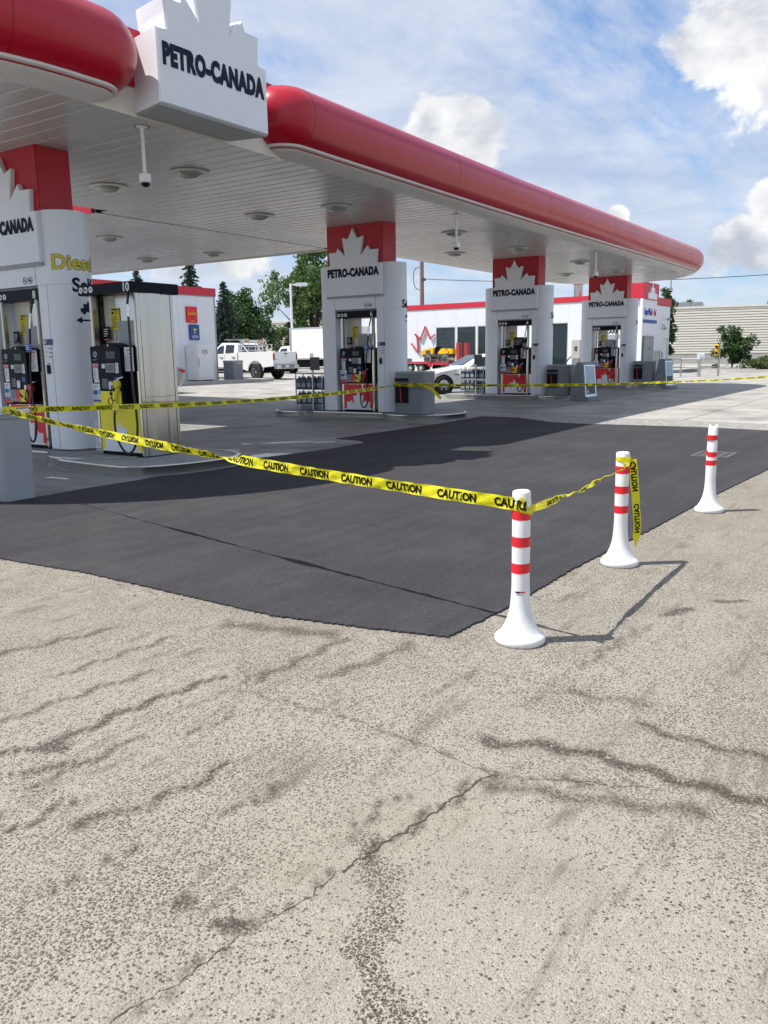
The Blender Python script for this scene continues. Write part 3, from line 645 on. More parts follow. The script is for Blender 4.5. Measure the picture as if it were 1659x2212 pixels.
# canopy lights
def lamp0():
    t=thing('canopy_light','round recessed canopy light with a drop glass lens in the soffit','light',(0,0,ZS),0,'unlit canopy lights')
    MB().lathe([(.20,.0),(.315,-.006),(.325,-.02),(.30,-.032),(.215,-.03),(.20,-.005)],n=32,close=False).build('rim','lamp_rim',t,True)
    MB().lathe([(.205,-.02),(.19,-.055),(.14,-.09),(.07,-.108),(0,-.112)],n=28,close=False).build('glass','lens',t,True)
    for a in (.3,3.44): MB().box(.235*math.cos(a)-.02,.235*math.cos(a)+.02,.235*math.sin(a)-.012,.235*math.sin(a)+.012,-.044,-.028).build('latch','steel',t)
    return t
L0=lamp0(); first=True
for (x,y) in [(10.2,10.55),(14.25,10.6),(10.15,12.5),(14.1,12.55),(19.05,10.55),(22.95,10.55),(19.0,12.6),(22.85,12.62),(27.7,10.55),(31.6,10.6),(27.6,12.6),(31.6,12.6),(5.7,10.6),(5.6,12.5),(17.9,20.5),(18.2,18.0),(14.2,20.5),(14.2,17.6)]:
    o=L0 if first else dup(L0); first=False; o.location=(x,y,ZS)
for o in [q for q in COL.objects if q.name.startswith('canopy_light')]:
    o['label']='round unlit canopy light under the '+('back wing of the canopy' if o.location.y>15 else ('pump canopy, near its front edge' if o.location.y<11.6 else 'pump canopy, on its inner row')); o['group']='unlit canopy lights '+('of the wing' if o.location.y>15 else ('near the edge' if o.location.y<11.6 else 'inner row'))
# hanging cameras
def cam0():
    t=thing('security_camera','white dome camera hanging on a rod from the canopy soffit','camera',(0,0,ZS),0,'security cameras')
    MB().lathe([(.085,0),(.085,-.012),(.04,-.02)],n=20).build('ceiling_plate','white_paint',t,True)
    MB().lathe([(.10,-.001),(.11,-.004),(.108,-.008)],n=20,close=False).build('gasket','black_plastic',t)
    MB().tube([(0,0,-.015),(.0,0,-.78)],.026,10).build('rod','white_paint',t,True)
    MB().lathe([(.03,-.76),(.075,-.78),(.085,-.80),(.085,-.915),(.075,-.93),(.06,-.935)],n=20).build('housing','white_paint',t,True)
    MB().lathe([(.062,-.932),(.062,-.955),(.05,-.985),(.025,-1.0),(0,-1.003)],n=20,close=False).build('dome','black_gloss',t,True)
    return t
c0=cam0()
for i,(x,y,w) in enumerate([(7.95,9.05,'beside the big crown sign'),(16.65,9.16,'above pump 6'),(25.5,9.2,'above pump 4'),(33.9,9.2,'by the far rounded canopy end')]):
    o=c0 if i==0 else dup(c0); o.location=(x,y,ZS); o['label']='white dome camera hanging on a rod '+w
    o.scale=(.92,.92,.75)
# ------------------------------------------------------------------ columns (local: x to the viewer's right, y into the column, z up)
def stadium(x0,x1,y0,y1,left,right,n=14):
    r=(y1-y0)/2; c=(y0+y1)/2; p=[]
    if right: p+=[(x1+r*math.sin(PI*k/n),c-r*math.cos(PI*k/n)) for k in range(n+1)]
    else: p+=[(x1,y0),(x1,y1)]
    if left: p+=[(x0-r*math.sin(PI*k/n),c+r*math.cos(PI*k/n)) for k in range(n+1)]
    else: p+=[(x0,y1),(x0,y0)]
    return p
BZ=.15
def column(X,num,lab,extra=None):
    t=thing('canopy_column',lab,'column',(X,11.715,BZ),-PI/2,'canopy columns')
    z0=-BZ
    D=.70
    MB().prism(stadium(.60,.80,0,D,False,True),.012,2.385).build('side_cladding','white_panel',t,True,fix=True,sharp=40)
    MB().prism(stadium(-.82,-.60,0,D,True,False),.012,2.385).build('side_cladding','white_panel',t,True,sharp=40)
    MB().prism(stadium(-.82,.80,0,D,True,True),2.388,3.41).build('upper_cladding','white_panel',t,True,sharp=40)
    MB().prism(stadium(.60,.806,-.006,D+.006,False,True),0,.014).build('skirting','steel',t)
    # panel joints on the front of the upper cladding
    for x in (-.60,.565): MB().box(x-.004,x+.004,-.0025,.01,2.39,2.69).build('panel_joint','grey_plastic',t)
    MB().box(-.60,.565,-.003,.01,2.384,2.392).build('panel_joint','grey_plastic',t)
    MB().box(.80,.806,-.0025,.01,.02,2.38).build('panel_joint','grey_plastic_light',t)
    MB().box(-.795,.795,.002,.565,3.405,ZS-BZ-.001).build('red_head','red_matt',t,bevel=.01)
    # crown sign on the front face
    s=bevel_prism(MB(),crown_poly(1),-.075,-.001,.015)
    s.v=[(x,y,z+2.70) for x,y,z in s.v]; sp=s.build('crown_panel','white_panel',t)
    MB().box(-.80,.80,-.05,-.001,2.655,2.698).build('panel_ledge','grey_plastic_light',sp)
    wordmark(t,1.46,3.235,-.076,.185)
    for i,x in enumerate((.305,.43)): icon(t,x,2.47,-.003,.05,i,'navy',True)
    # notices and call button right of the pump
    plate('notice_header','blue_dark',t,.625,.83,1.535,1.62,-.003,.003); plate('notice_sheet','paper',t,.625,.80,1.26,1.533,-.002,.002)
    for k in range(3): MB().lathe([(.016,-.006),(.016,-.001)],(.745,0,1.485-.06*k),12,ax='y').build('notice_dot','blue_light' if k<2 else 'grey_plastic',t)
    for k in range(3): plate('notice_price','navy',t,.775,.80,1.475-.06*k,1.492-.06*k,-.0045,.002); plate('notice_line','grey_plastic_light',t,.635,.70,1.49-.06*k,1.496-.06*k,-.0045,.002)
    for k in range(3): plate('notice_word','paper',t,.635,.70-.01*k,1.592-.02*k,1.603-.02*k,-.0065,.002)
    MB().box(.67,.73,-.03,-.001,1.12,1.25).build('call_button','black_gloss',t,bevel=.006); plate('call_label','navy',t,.675,.725,1.265,1.275,-.003,.002)
    cyl=lambda a0,zc,r=.351:(lambda x,z,o:(.80+(r+o)*math.sin(a0+x/r),.35-(r+o)*math.cos(a0+x/r),zc+z))
    if not extra:
        text('service_lettering','Self',.25,'navy',t,cyl(R(104),2.40),.03,1.0,1.0,.003)
        b=MB(); f=cyl(R(113),2.17)
        for (xa,xb,za,zb) in ((-.12,.1,0,.05),(-.03,.1,.05,.10),(-.12,.1,-.09,-.065)): b.grid([[f(xa+(xb-xa)*k/8,z,.003) for k in range(9)] for z in (za,zb)])
        b.build('vehicle_pictogram','navy',t,fix=False)
    else:
        text('fuel_lettering','Diesel',.285,'navy',t,cyl(R(82),2.60),.044,1.05,1.0,.002)
        text('fuel_lettering','Diesel',.285,'yellow_dull',t,cyl(R(82),2.60,.3535),.024,1.05,1.0,.002)
        text('service_lettering','Self',.27,'navy',t,cyl(R(97),2.29),.032,1.0,1.0,.003)
        b=MB(); f=cyl(R(85),2.0)
        def q(x0,x1,za,zb): b.grid([[f(x0+(x1-x0)*k/8,z,.003) for k in range(9)] for z in (za,zb)])
        q(-.03,.16,0,.055); q(.09,.3,.0,.15); q(.02,.09,.055,.115); q(-.03,.26,-.13,-.105)
        b.add([f(-.11,-.1175,.003),f(-.02,-.165,.003),f(-.02,-.07,.003)],[(0,1,2)]); 
        for wx_ in (.025,.22):
            b.add([f(wx_+.032*math.cos(a*PI/6),-.002+.032*math.sin(a*PI/6),.0035) for a in range(12)],[tuple(range(12))])
        b.build('truck_pictogram','navy',t,fix=False)
    return t
def icon(t,x,z,y,r,kind,m='black_gloss',outline=False):
    """round prohibition / camera pictogram"""
    if outline:
        MB().lathe([(r,-.0),(r,-.002),(r*.86,-.002),(r*.86,0)],(x,y,z),20,False,'y').build('pictogram_ring',m,t,fix=False); yb=y
    else:
        MB().lathe([(r,0),(r,-.003)],(x,y,z),20,True,'y').build('pictogram_disc','paper',t); yb=y-.003
    b=MB(); k=r
    if kind==0: b.box(x-.6*k,x+.5*k,yb-.002,yb,z-.1*k,z+.06*k); b.add([(x-.62*k,yb-.003,z+.5*k),(x-.5*k,yb-.003,z+.62*k),(x+.62*k,yb-.003,z-.5*k),(x+.5*k,yb-.003,z-.62*k)],[(0,1,2,3)])
    elif kind==1: b.box(x-.55*k,x+.0*k,yb-.002,yb,z-.32*k,z+.3*k); b.box(x,x+.6*k,yb-.002,yb,z-.08*k,z+.1*k); b.add([(x-.62*k,yb-.003,z+.5*k),(x-.5*k,yb-.003,z+.62*k),(x+.62*k,yb-.003,z-.5*k),(x+.5*k,yb-.003,z-.62*k)],[(0,1,2,3)])
    else: b.add([(x-.5*k,yb-.002,z+.1*k),(x-.3*k,yb-.002,z-.1*k),(x+.55*k,yb-.002,z+.25*k),(x+.4*k,yb-.002,z+.55*k)],[(0,1,2,3)]); b.box(x-.2*k,x-.05*k,yb-.002,yb,z-.55*k,z)
    b.build('pictogram',m,t,fix=False)
# ------------------------------------------------------------------ pumps
def strip_text(t,x0,x1,z0,z1,y,n,m='grey_plastic',fill=.85):
    """fine print: rows of short dark bars standing for unreadable small type"""
    b=MB(); dz=(z1-z0)/n
    for i in range(n):
        zc=z1-(i+.5)*dz; e=x0+(x1-x0)*random.uniform(.55,fill if i<n-1 else .5); b.add([(x0,y,zc-dz*.2),(e,y,zc-dz*.2),(e,y,zc+dz*.2),(x0,y,zc+dz*.2)],[(0,1,2,3)])
    b.build('fine_print',m,t,fix=False)
def curve_pts(P,n=6):
    """Catmull-Rom through control points"""
    P=[Vector(p) for p in P]; Q=[P[0]*2-P[1]]+P+[P[-1]*2-P[-2]]; out=[]
    for i in range(1,len(Q)-2):
        for k in range(n):
            s=k/n; a,b,c,d=Q[i-1],Q[i],Q[i+1],Q[i+2]
            out.append(.5*((2*b)+(c-a)*s+(2*a-5*b+4*c-d)*s*s+(3*b-a-3*c+d)*s**3))
    out.append(P[-1]); return out
def pump(X,Y,num,lab,kick,nozzle,solo=False,cover=None):
    t=thing('fuel_pump',lab,'fuel pump',(X,Y,BZ),-PI/2,'fuel pumps')
    D=.66 if solo else .60; o=-BZ; W=.475
    y0=.0 if solo else .05       # front plane
    base=MB().box(-W+.02,W-.02,y0+.03,D-.03,0,.04); base.build('plinth','black_plastic',t)
    for s in (-1,1):             # corner posts
        xs_=(s*W,s*(W-.06)); MB().box(min(xs_),max(xs_),y0-.01,y0+.07,.0 if solo else .012,2.2).build('post','steel',t,bevel=.012)
        MB().box(min(xs_),max(xs_),D-.07,D,.012,2.2).build('post','steel',t,bevel=.012)
    MB().box(-W+.06,W-.06,y0+.02,D-.02,.04,.655).build('lower_cabinet','steel',t)
    MB().box(-W+.06,W-.06,y0+.12,D-.1,.655,1.50).build('mid_cabinet','black_plastic',t)
    # kick panel with crown
    kp=MB().box(-W+.062,W-.062,y0-.006,y0+.015,.045,.645).build('kick_panel',kick,t)
    cp=crown_poly(.5); cr=[(x,z-.276) for x,z in cp]
    cr=[(max(-W+.064,min(W-.064,x)),max(.047,z)) for x,z in cr]
    b=MB(); b.prism(cr,y0-.0105,y0-.0062,'y'); b.build('kick_crown','white_panel',kp)
    # mid section
    MB().box(-W-.01,-.275,y0-.05,y0+.13,.655,1.495).build('side_module','black_plastic',t,bevel=.012)
    MB().box(.225,W-.062,y0+.06,y0+.14,.655,1.49).build('nozzle_bay','black_plastic',t)
    MB().box(.225,W-.062,y0-.04,y0+.06,1.14,1.49).build('bay_hood','black_plastic',t,bevel=.012)
    con=[(-.275,.69),(.225,.69),(.225,1.46)]+[( .225-.5*k/10, 1.46+.075*math.sin(PI*k/10)) for k in range(1,10)]+[(-.275,1.46)]
    cs=MB().prism(con,y0-.095,y0+.12,'y').build('console','black_gloss',t,bevel=.015)
    f=y0-.095
    plate('display','screen',t,-.08,.105,1.325,1.42,f,.004,)
    MB().prism([(-.075,1.33),(.10,1.33),(.085,1.415),(-.05,1.42)],f-.008,f-.004,'y').build('price_display','grey_dark',t)
    plate('screen_frame','grey_plastic_light',t,-.10,.075,1.14,1.26,f,.008); plate('touch_screen','screen',t,-.082,.057,1.155,1.245,f-.008,.002)
    plate('sticker','paper',t,-.19,-.125,1.195,1.255,f,.002); plate('sticker','paper',t,.088,.155,1.13,1.265,f,.002); strip_text(t,.095,.15,1.14,1.255,f-.0035,7)
    plate('card_slot','grey_plastic',t,-.06,.03,.94,1.03,f,.012); plate('receipt_slip','paper',t,-.055,.02,.91,1.01,f-.013,.002); plate('keypad','grey_dark',t,-.2,-.08,.92,1.06,f,.006)
    for k in range(12): MB().box(-.19+.036*(k%3),-.164+.036*(k%3),f-.010,f-.006,.93+.031*(k//3),.953+.031*(k//3)).build('key','grey_plastic',t)
    plate('tap_reader','blue_print',t,.07,.155,1.0,1.075,f,.008); plate('sticker','paper',t,.10,.155,.885,.955,f,.002)
    MB().lathe([(.014,-.004),(.014,0)],(-.03,f,1.5),12,ax='y').build('camera_eye','paper',t)
    if nozzle=='red':
        for k,(a,bb) in enumerate(((-.262,-.19),(-.19,-.113),)): plate('grade_button','grey_plastic',t,a+.004,bb-.004,.70,.885,f,.006); plate('grade_label','grey_plastic_light',t,a+.012,bb-.02,.712,.76,f-.006,.002)
        plate('grade_button','red_tape',t,-.109,-.025,.70,.885,f,.006); plate('grade_label','pink',t,-.10,-.05,.712,.75,f-.006,.002)
        plate('grade_button','yellow_dull',t,-.021,.165,.70,.885,f,.006); plate('grade_label','yellow_paint',t,.05,.10,.71,.77,f-.012,.002)
        b=MB(); b.prism([(-.021,.80),(.03,.755),(.1,.735),(.165,.70),(.165,.72),(.11,.765),(.05,.785),(-.015,.84)],f-.010,f-.006,'y'); b.build('grade_swoosh','black_gloss',t)
    else:
        plate('grade_button','yellow_paint',t,-.25,.175,.675,.885,f,.006); plate('grade_window','black_gloss',t,-.06,.0,.835,.87,f-.006,.003)
        b=MB(); b.lathe([(.055,-.002),(.055,0),(.042,0),(.042,-.002)],(-.05,f-.007,.745),18,False,'y'); b.box(-.09,-.05,f-.011,f-.007,.70,.715); b.build('fuel_symbol','black_gloss',t)
    # left module stickers
    yl=y0-.05
    MB().lathe([(.042,-.002),(.042,0)],(-.372,yl,1.385),18,ax='y').build('logo_disc','grey_plastic_light',t); text('logo_mark','m',.06,'navy',t,face_fn(-.372,1.37,yl-.002),.01,th=.001)
    strip_text(t,-.43,-.31,1.30,1.325,yl-.001,2,'grey_plastic_light')
    plate('sticker','pink',t,-.455,-.295,1.215,1.262,yl,.002); plate('sticker','paper',t,-.44,-.33,1.05,1.205,yl,.002); strip_text(t,-.43,-.34,1.06,1.195,yl-.0035,6)
    plate('sticker','paper',t,-.43,-.32,1.0,1.045,yl,.002)
    plate('loyalty_notice','paper',t,-.48,-.288,.735,.985,yl,.003); plate('notice_band','blue_print',t,-.47,-.375,.83,.895,yl-.003,.002); plate('notice_band','blue_print',t,-.478,-.29,.74,.765,yl-.003,.002)
    MB().lathe([(.037,-.002),(.037,0)],(-.33,yl-.003,.87),16,ax='y').build('notice_dot','blue_light',t); strip_text(t,-.47,-.30,.77,.82,yl-.0045,4); strip_text(t,-.47,-.34,.91,.97,yl-.0045,3)
    plate('module_stripe','red_tape' if nozzle=='red' else 'yellow_paint',t,-.48,-.288,.68,.728,yl,.003)
    # upper part: rear panels, window, stickers
    yb=y0+.20
    MB().box(-W+.06,-.02 if not solo else W-.06,yb,yb+.02,1.50,2.2).build('upper_panel','panel_cream' if not solo else 'steel',t)
    if solo: MB().box(-W+.06,-.20,yb-.006,yb,1.50,2.18).build('upper_panel','panel_cream',t)
    plate('warning_sticker','yellow_dull',t,-.28,-.095,1.715,2.01,yb-.008,.003); plate('warning_title','black_plastic',t,-.255,-.12,1.98,1.998,yb-.011,.002); strip_text(t,-.26,-.11,1.74,1.90,yb-.0125,9,'grey_dark')
    MB().lathe([(.02,-.002),(.02,0)],(-.235,yb-.011,1.945),12,ax='y').build('warning_symbol','black_plastic',t); strip_text(t,-.20,-.11,1.915,1.97,yb-.0125,4,'grey_dark')
    plate('black_notice','black_plastic',t,-.40,-.25,1.57,1.76,yb-.06,.003); strip_text(t,-.385,-.27,1.62,1.74,yb-.0645,4,'paper',.95); plate('notice_foot','pink',t,-.39,-.27,1.58,1.595,yb-.063,.002)
    MB().box(-.10,W-.06,yb-.05,yb-.035,1.50,1.83).build('privacy_panel','black_plastic' if cover=='dark' else 'grey_plastic_light',t)
    if cover=='dark': strip_text(t,-.06,.3,1.58,1.78,yb-.0515,4,'grey_plastic_light',.95)
    if cover=='note': plate('black_notice','black_plastic',t,.22,.42,1.66,1.9,yb-.052,.003); strip_text(t,.235,.40,1.68,1.83,yb-.0565,4,'paper',.95)
    plate('notice_sheet','paper',t,.215,.42,1.49,1.64,yb-.053,.003); strip_text(t,.225,.40,1.50,1.59,yb-.0575,5); plate('notice_title','grey_dark',t,.225,.34,1.605,1.625,yb-.056,.002)
    plate('notice_sheet','paper',t,.232,.408,1.155,1.47,y0-.041,.003); plate('notice_crest','red_tape',t,.285,.355,1.375,1.445,y0-.044,.002)
    c2=[(.32+x*.032,1.39+z*.03) for x,z in crown_poly(1)]; MB().prism(c2,y0-.0475,y0-.046,'y').build('notice_crown','white_panel',t); strip_text(t,.245,.395,1.17,1.36,y0-.0455,11)
    # header
    hy=y0-.10
    if solo: MB().box(-W-.10,W+.05,hy,D+.06,2.175,2.315).build('header','black_gloss',t,bevel=.006)
    else: MB().box(-.585,.56,hy+.09,D,2.20,2.375).build('header','black_gloss',t,bevel=.004); hy=hy+.09; MB().box(-.585,.56,hy-.012,hy+.02,2.355,2.382).build('header_trim','grey_plastic',t)
    zc=2.245 if solo else 2.27
    for k in range(3): icon(t,(-.53 if not solo else -.505)+.105*k,zc,hy,.042,k)
    text('pump_number',num,.155,'paper',t,face_fn(.425 if not solo else .43,zc-.052,hy),.025,.95,1,.003)
    # hose, fittings, nozzle
    yh=y0-.10
    if solo: hp=[(.40,yh+.06,2.18),(.41,yh+.02,2.02),(.435,yh,1.86),(.46,yh-.02,1.5),(.50,yh-.06,1.0),(.555,yh-.08,.62),(.57,yh-.09,.40),(.53,yh-.1,.20),(.42,yh-.1,.075),(.28,yh-.1,.09),(.13,yh-.08,.26),(.075,yh-.06,.45),(.085,yh-.05,.62),(.10,yh-.04,.70)]
    else: hp=[(.435,yh+.06,2.2),(.41,yh+.02,2.0),(.385,yh,1.78),(.345,yh,1.45),(.31,yh-.01,1.1),(.33,yh-.02,.75),(.37,yh-.03,.45),(.355,yh-.03,.25),(.27,yh-.03,.105),(.18,yh-.03,.16),(.145,yh-.02,.33),(.16,yh,.52),(.20,yh+.01,.63)]
    hs=MB().tube(curve_pts(hp,6),.0155,8).build('hose','rubber',t,True)
    p=Vector(hp[1]); q=Vector(hp[2]); MB().tube([p,p*.7+q*.3,p*.69+q*.31,p*.4+q*.6,p*.39+q*.61,q],[.018,.018,.026,.026,.02,.02],10).build('breakaway_coupling','steel_bright',t,True)
    e=Vector(hp[-1]); MB().tube([e+Vector((-.01,0,-.09)),e,e+Vector((.005,0,.03))],[.019,.021,.017],10).build('swivel','steel_bright',t,True)
    nm='red_matt' if nozzle=='red' else 'yellow_dull'
    g=e+Vector((.01,.0,.03))
    nz=MB().tube([g,g+Vector((.01,0,.10)),g+Vector((.015,.02,.17)),g+Vector((.03,.05,.22))],[.021,.024,.03,.034],10).build('nozzle',nm,t,True)
    MB().lathe([(.05,-.035),(.062,-.02),(.062,.02),(.05,.035)],(g.x+.02,g.y+.02,g.z+.25),14,True,'y').build('nozzle_guard',nm if nozzle!='red' else 'red_matt',nz,True)
    MB().tube([g+Vector((.02,.0,.27)),g+Vector((.06,.03,.33)),g+Vector((.11,.06,.345))],[.015,.013,.012],8).build('spout','steel_bright',nz,True)
    MB().tube([g+Vector((-.03,-.02,.24)),g+Vector((-.05,-.035,.15)),g+Vector((-.035,-.03,.05)),g+Vector((0,-.015,.02))],.007,6).build('lever','black_plastic',nz,True)
    if not solo and cover!='dark' : plate('hose_tag','blue_print',t,.27,.42,1.44,1.56,yh-.02,.003); strip_text(t,.28,.40,1.47,1.55,yh-.0245,3,'paper')
    if not solo and cover=='dark': plate('hose_tag','blue_dark',t,.33,.43,1.42,1.52,yh-.02,.003)
    if solo:
        # brushed side skins with pressed ribs
        for s in (-1,1):
            yy=[y0+.07,y0+.15,y0+.20,y0+.30,y0+.40,y0+.46,y0+.50,D-.07]; xx=[0,.006,.034,.036,.030,.010,.014,0]
            for (za,zb) in ((.0,.80),(.805,2.175)):
                MB().grid([[(s*(W-.004+x_),y_,z_) for y_,x_ in zip(yy,xx)] for z_ in (za,zb)]).build('side_skin','steel',t,fix=False)
        MB().box(-W+.06,W-.06,D-.03,D-.005,.03,2.17).build('rear_skin','steel',t)
        plate('safety_sheet','paper',t,-W-.13,-W-.005,.04,.29,y0+.03,.004); plate('safety_band','blue_print',t,-W-.13,-W-.005,.225,.24,y0+.026,.002); plate('safety_band','blue_print',t,-W-.13,-W-.005,.05,.065,y0+.026,.002); strip_text(t,-W-.12,-W-.02,.08,.21,y0+.0245,7)
        plate('safety_sheet','paper',t,-W-.12,-W-.005,.30,.44,y0+.03,.004); strip_text(t,-W-.11,-W-.02,.31,.43,y0+.0245,5)
    return t
X6,SX=16.39,8.76
for k,(n_,d_) in {-1:('8','standing behind the stainless diesel pump, lettered for diesel'),0:('6','with the rack of jugs and bin beside it, around pump 6'),1:('4','around pump 4, beside the white sedan'),2:('2','around pump 2 at the far end of the canopy')}.items():
    column(X6+k*SX,n_,'white rounded canopy column with red head and crown sign '+d_,extra=(k==-1))
    pump(X6+k*SX,11.715,n_,'built-in red-panelled fuel pump '+{-1:'with numeral 8 beside the diesel lettering',0:'with numeral 6 and a see-through window',1:'with numeral 4 and a dark notice across its window',2:'with numeral 2 at the far end of the row'}[k],'red_tape','red',cover={-1:'note',1:'dark'}.get(k))
pump(7.60,9.47,'10','free standing stainless diesel pump number 10 with yellow crown panel','yellow_paint','yellow',solo=True)
# ------------------------------------------------------------------ pump islands
def rounded(pts,r,n=6):
    out=[]; m=len(pts)
    for i in range(m):
        p0,p,p1=Vector(pts[i-1]),Vector(pts[i]),Vector(pts[(i+1)%m]); a=(p0-p); b=(p1-p); d=min(r,a.length*.48,b.length*.48); A=p+a.normalized()*d; B=p+b.normalized()*d
        for k in range(n+1):
            t=k/n; q=A*(1-t)**2+p*2*t*(1-t)+B*t*t; out.append((q.x,q.y))
    return out
def island(name,lab,cx,cy,poly):
    t=thing(name,lab,'kerb island',(cx,cy,0),0,'pump islands')
    MB().prism(poly,.002,BZ-.012).build('concrete_core','island_conc',t,bevel=0)
    n=len(poly); inn=[tuple(Vector(p)*(1-.045/max(.2,Vector(p).length))) for p in poly]
    out=[tuple(Vector(p)*(1+.008/max(.2,Vector(p).length))) for p in poly]
    b=MB(); rings=[[(x,y,.035) for x,y in out],[(x,y,BZ-.03) for x,y in out],[(x*1.004,y*1.004,BZ-.012) for x,y in out],[(x,y,BZ-.002) for x,y in out],[(x,y,BZ) for x,y in inn],[(x,y,BZ-.02) for x,y in inn]]
    b.grid([r+[r[0]] for r in rings]); b.build('steel_edge','steel',t,True,fix=False,sharp=40)
    MB().prism(inn,BZ-.02,BZ-.0115).build('concrete_top','island_conc',t)
    return t
def dumbbell(): 
    pts=[]; hw=.62; rb=.98
    # far bulb (+y) and near bulb (-y) joined by a narrow waist
    def arc(c,r,a0,a1,n=18): return [(c[0]+r*math.cos(a0+(a1-a0)*k/n),c[1]+r*math.sin(a0+(a1-a0)*k/n)) for k in range(n+1)]
    al=math.asin(hw/rb)
    pts+=arc((0,-1.65),rb,-PI/2-(PI-al),-PI/2+(PI-al),26)[::1]
    pts+=arc((0,1.75),.86,-PI/2+math.asin(hw/.86),1.5*PI-math.asin(hw/.86),26)
    return pts
for k,n_ in {-1:'8',0:'6',1:'4',2:'2'}.items():
    island('pump_island','low round-ended concrete island '+{'8':'under the diesel-lettered column','6':'under the jug rack and the taped bin','4':'next to the white sedan','2':'at the far end of the canopy'}[n_],X6+.36+k*SX,11.715,dumbbell())
island('pump_island','rounded concrete kerb island under the stainless diesel pump 10',7.85,9.1,rounded([(-1.12,-.85),(-.2,-1.2),(.6,-1.15),(.95,-.5),(.8,.6),(-.0,.95),(-.95,1.1)],.5,6)).scale=(1,1,.972)
# ------------------------------------------------------------------ service bins beside the pumps
def bin_(x,y,lab,z=BZ,w=.80,d=.62,h=.90):
    t=thing('service_bin',lab,'bin',(x,y,z),-PI/2,'grey service bins')
    body=rounded([(-w/2,0),(w/2,0),(w/2,d),(-w/2,d)],.17,7)
    MB().prism(body,.0,h).build('body','grey_plastic',t,True,bevel=0,sharp=40)
    cap=rounded([(-w/2-.012,-.012),(w/2+.012,-.012),(w/2+.012,d+.012),(-w/2-.012,d+.012)],.17,7)
    MB().prism(cap,h,h+.045).build('lid','grey_plastic_light',t,bevel=.012)
    MB().box(-w/2+.06,-w/2+.42,-.004,.05,.24,.80).build('recess_back','black_plastic',t)
    f=MB()
    for (a,b,c,e) in ((-w/2+.04,-w/2+.44,.80,.825),(-w/2+.04,-w/2+.44,.215,.24),(-w/2+.04,-w/2+.06,.24,.80),(-w/2+.42,-w/2+.44,.24,.80)): f.box(a,b,-.012,.01,c,e)
    f.build('recess_frame','grey_plastic',t); MB().box(-w/2+.065,-w/2+.415,-.02,-.005,.66,.74).build('towel_slot','grey_dark',t)
    MB().tube([(-w/2+.23,-.018,.25),(-w/2+.20,-.022,.62)],.011,6).build('squeegee_handle','red_tape',t,True)
    return t
bin_(16.12,10.11,'grey service bin with squeegee beside pump 6, caution tape tied round it')
bin_(16.12+SX,10.11,'grey service bin beside pump 4, next to a grey poster stand')
bin_(16.12+2*SX,10.11,'plain grey service bin at the far end of the pump row')
# litter bin at the tape's end
def litter():
    t=thing('litter_bin','tall pale grey litter bin where both tapes are tied, white bag showing','bin',(5.12,8.33,0),0)
    s=.27; q_=.185; sh=rounded([(-q_,-s),(q_,-s),(q_,s),(-q_,s)],.06,5)
    MB().prism(sh,.012,.86).build('body','grey_plastic_light',t,True,sharp=40)
    MB().prism([(x*1.03,y*1.03) for x,y in sh],.86,.95).build('collar','grey_plastic_light',t,bevel=.015)
    ring=[[(x*q,y*q,z) for x,y in sh] for q,z in ((1.05,.92),(1.06,.955),(1.0,.965),(.9,.95))]; MB().grid([r+[r[0]] for r in ring]).build('bag_rim','paper',t,True,fix=False)
    MB().prism([(x*.92,y*.92) for x,y in sh],.90,.94).build('mouth','black_plastic',t)
    MB().prism([(x*.96,y*.96) for x,y in sh],0,.012).build('foot','grey_dark',t)
litter()
# ------------------------------------------------------------------ poster stands
def stand(x,y,lab,rz=-PI/2,z=0):
    t=thing('poster_stand',lab,'sign stand',(x,y,z),rz,'grey poster stands')
    # side profile in (y,z): leaning front and back faces, seen from its broad side
    pr=[(-.30,.0),(.42,.0),(.42,.10),(.27,.12),(.17,1.12),(.12,1.17),(-.02,1.17),(-.06,1.13)]
    w=.36
    b=MB(); b.prism([(p[0],p[1]) for p in pr],-w,w,'x'); b.build('moulded_body','grey_plastic',t,bevel=.02)
    def on(u,z,o):  # point on the front (+y) sloping face
        k=(z-.12)/(1.0); yy=.27-.10*k; return (u,yy+o,z)
    f=MB(); 
    for (u0,u1,z0,z1) in ((-.30,.30,.14,.18),(-.30,.30,1.05,1.09),(-.30,-.26,.18,1.05),(.26,.30,.18,1.05)):
        f.add([on(u0,z0,0),on(u1,z0,0),on(u1,z1,0),on(u0,z1,0),on(u0,z0,.015),on(u1,z0,.015),on(u1,z1,.015),on(u0,z1,.015)],[(0,1,2,3),(4,5,6,7),(0,1,5,4),(1,2,6,5),(2,3,7,6),(3,0,4,7)])
    f.build('poster_frame','steel_bright',t)
    p=MB(); p.grid([[on(u,z,.006) for u in (-.26,.26)] for z in (.18,1.05)]); p.build('poster','poster',t,fix=False)
    q=MB(); q.grid([[on(u,z,.008) for u in (-.24,.24)] for z in (.22,.5)]); q.build('poster_picture','grey_dark',t,fix=False)
    q=MB(); q.add([on(.10,.26,.010),on(.2,.26,.010),on(.15,.36,.010)],[(0,1,2)]); q.build('poster_mark','paper',t,fix=False)
    MB().lathe([(.022,-w-.006),(.022,-w)],(0.05,0,.16),10,True,'x').build('plug','black_plastic',t); 
    MB().lathe([(.022,w),(.022,w+.006)],(0.05,0,.16),10,True,'x').build('plug','black_plastic',t)
    return t
stand(24.95,9.28,'grey moulded poster stand in front of the pump 4 bin, tape passing before it',R(168))
stand(34.0,9.35,'grey moulded poster stand at the far end of the pump row',R(168))
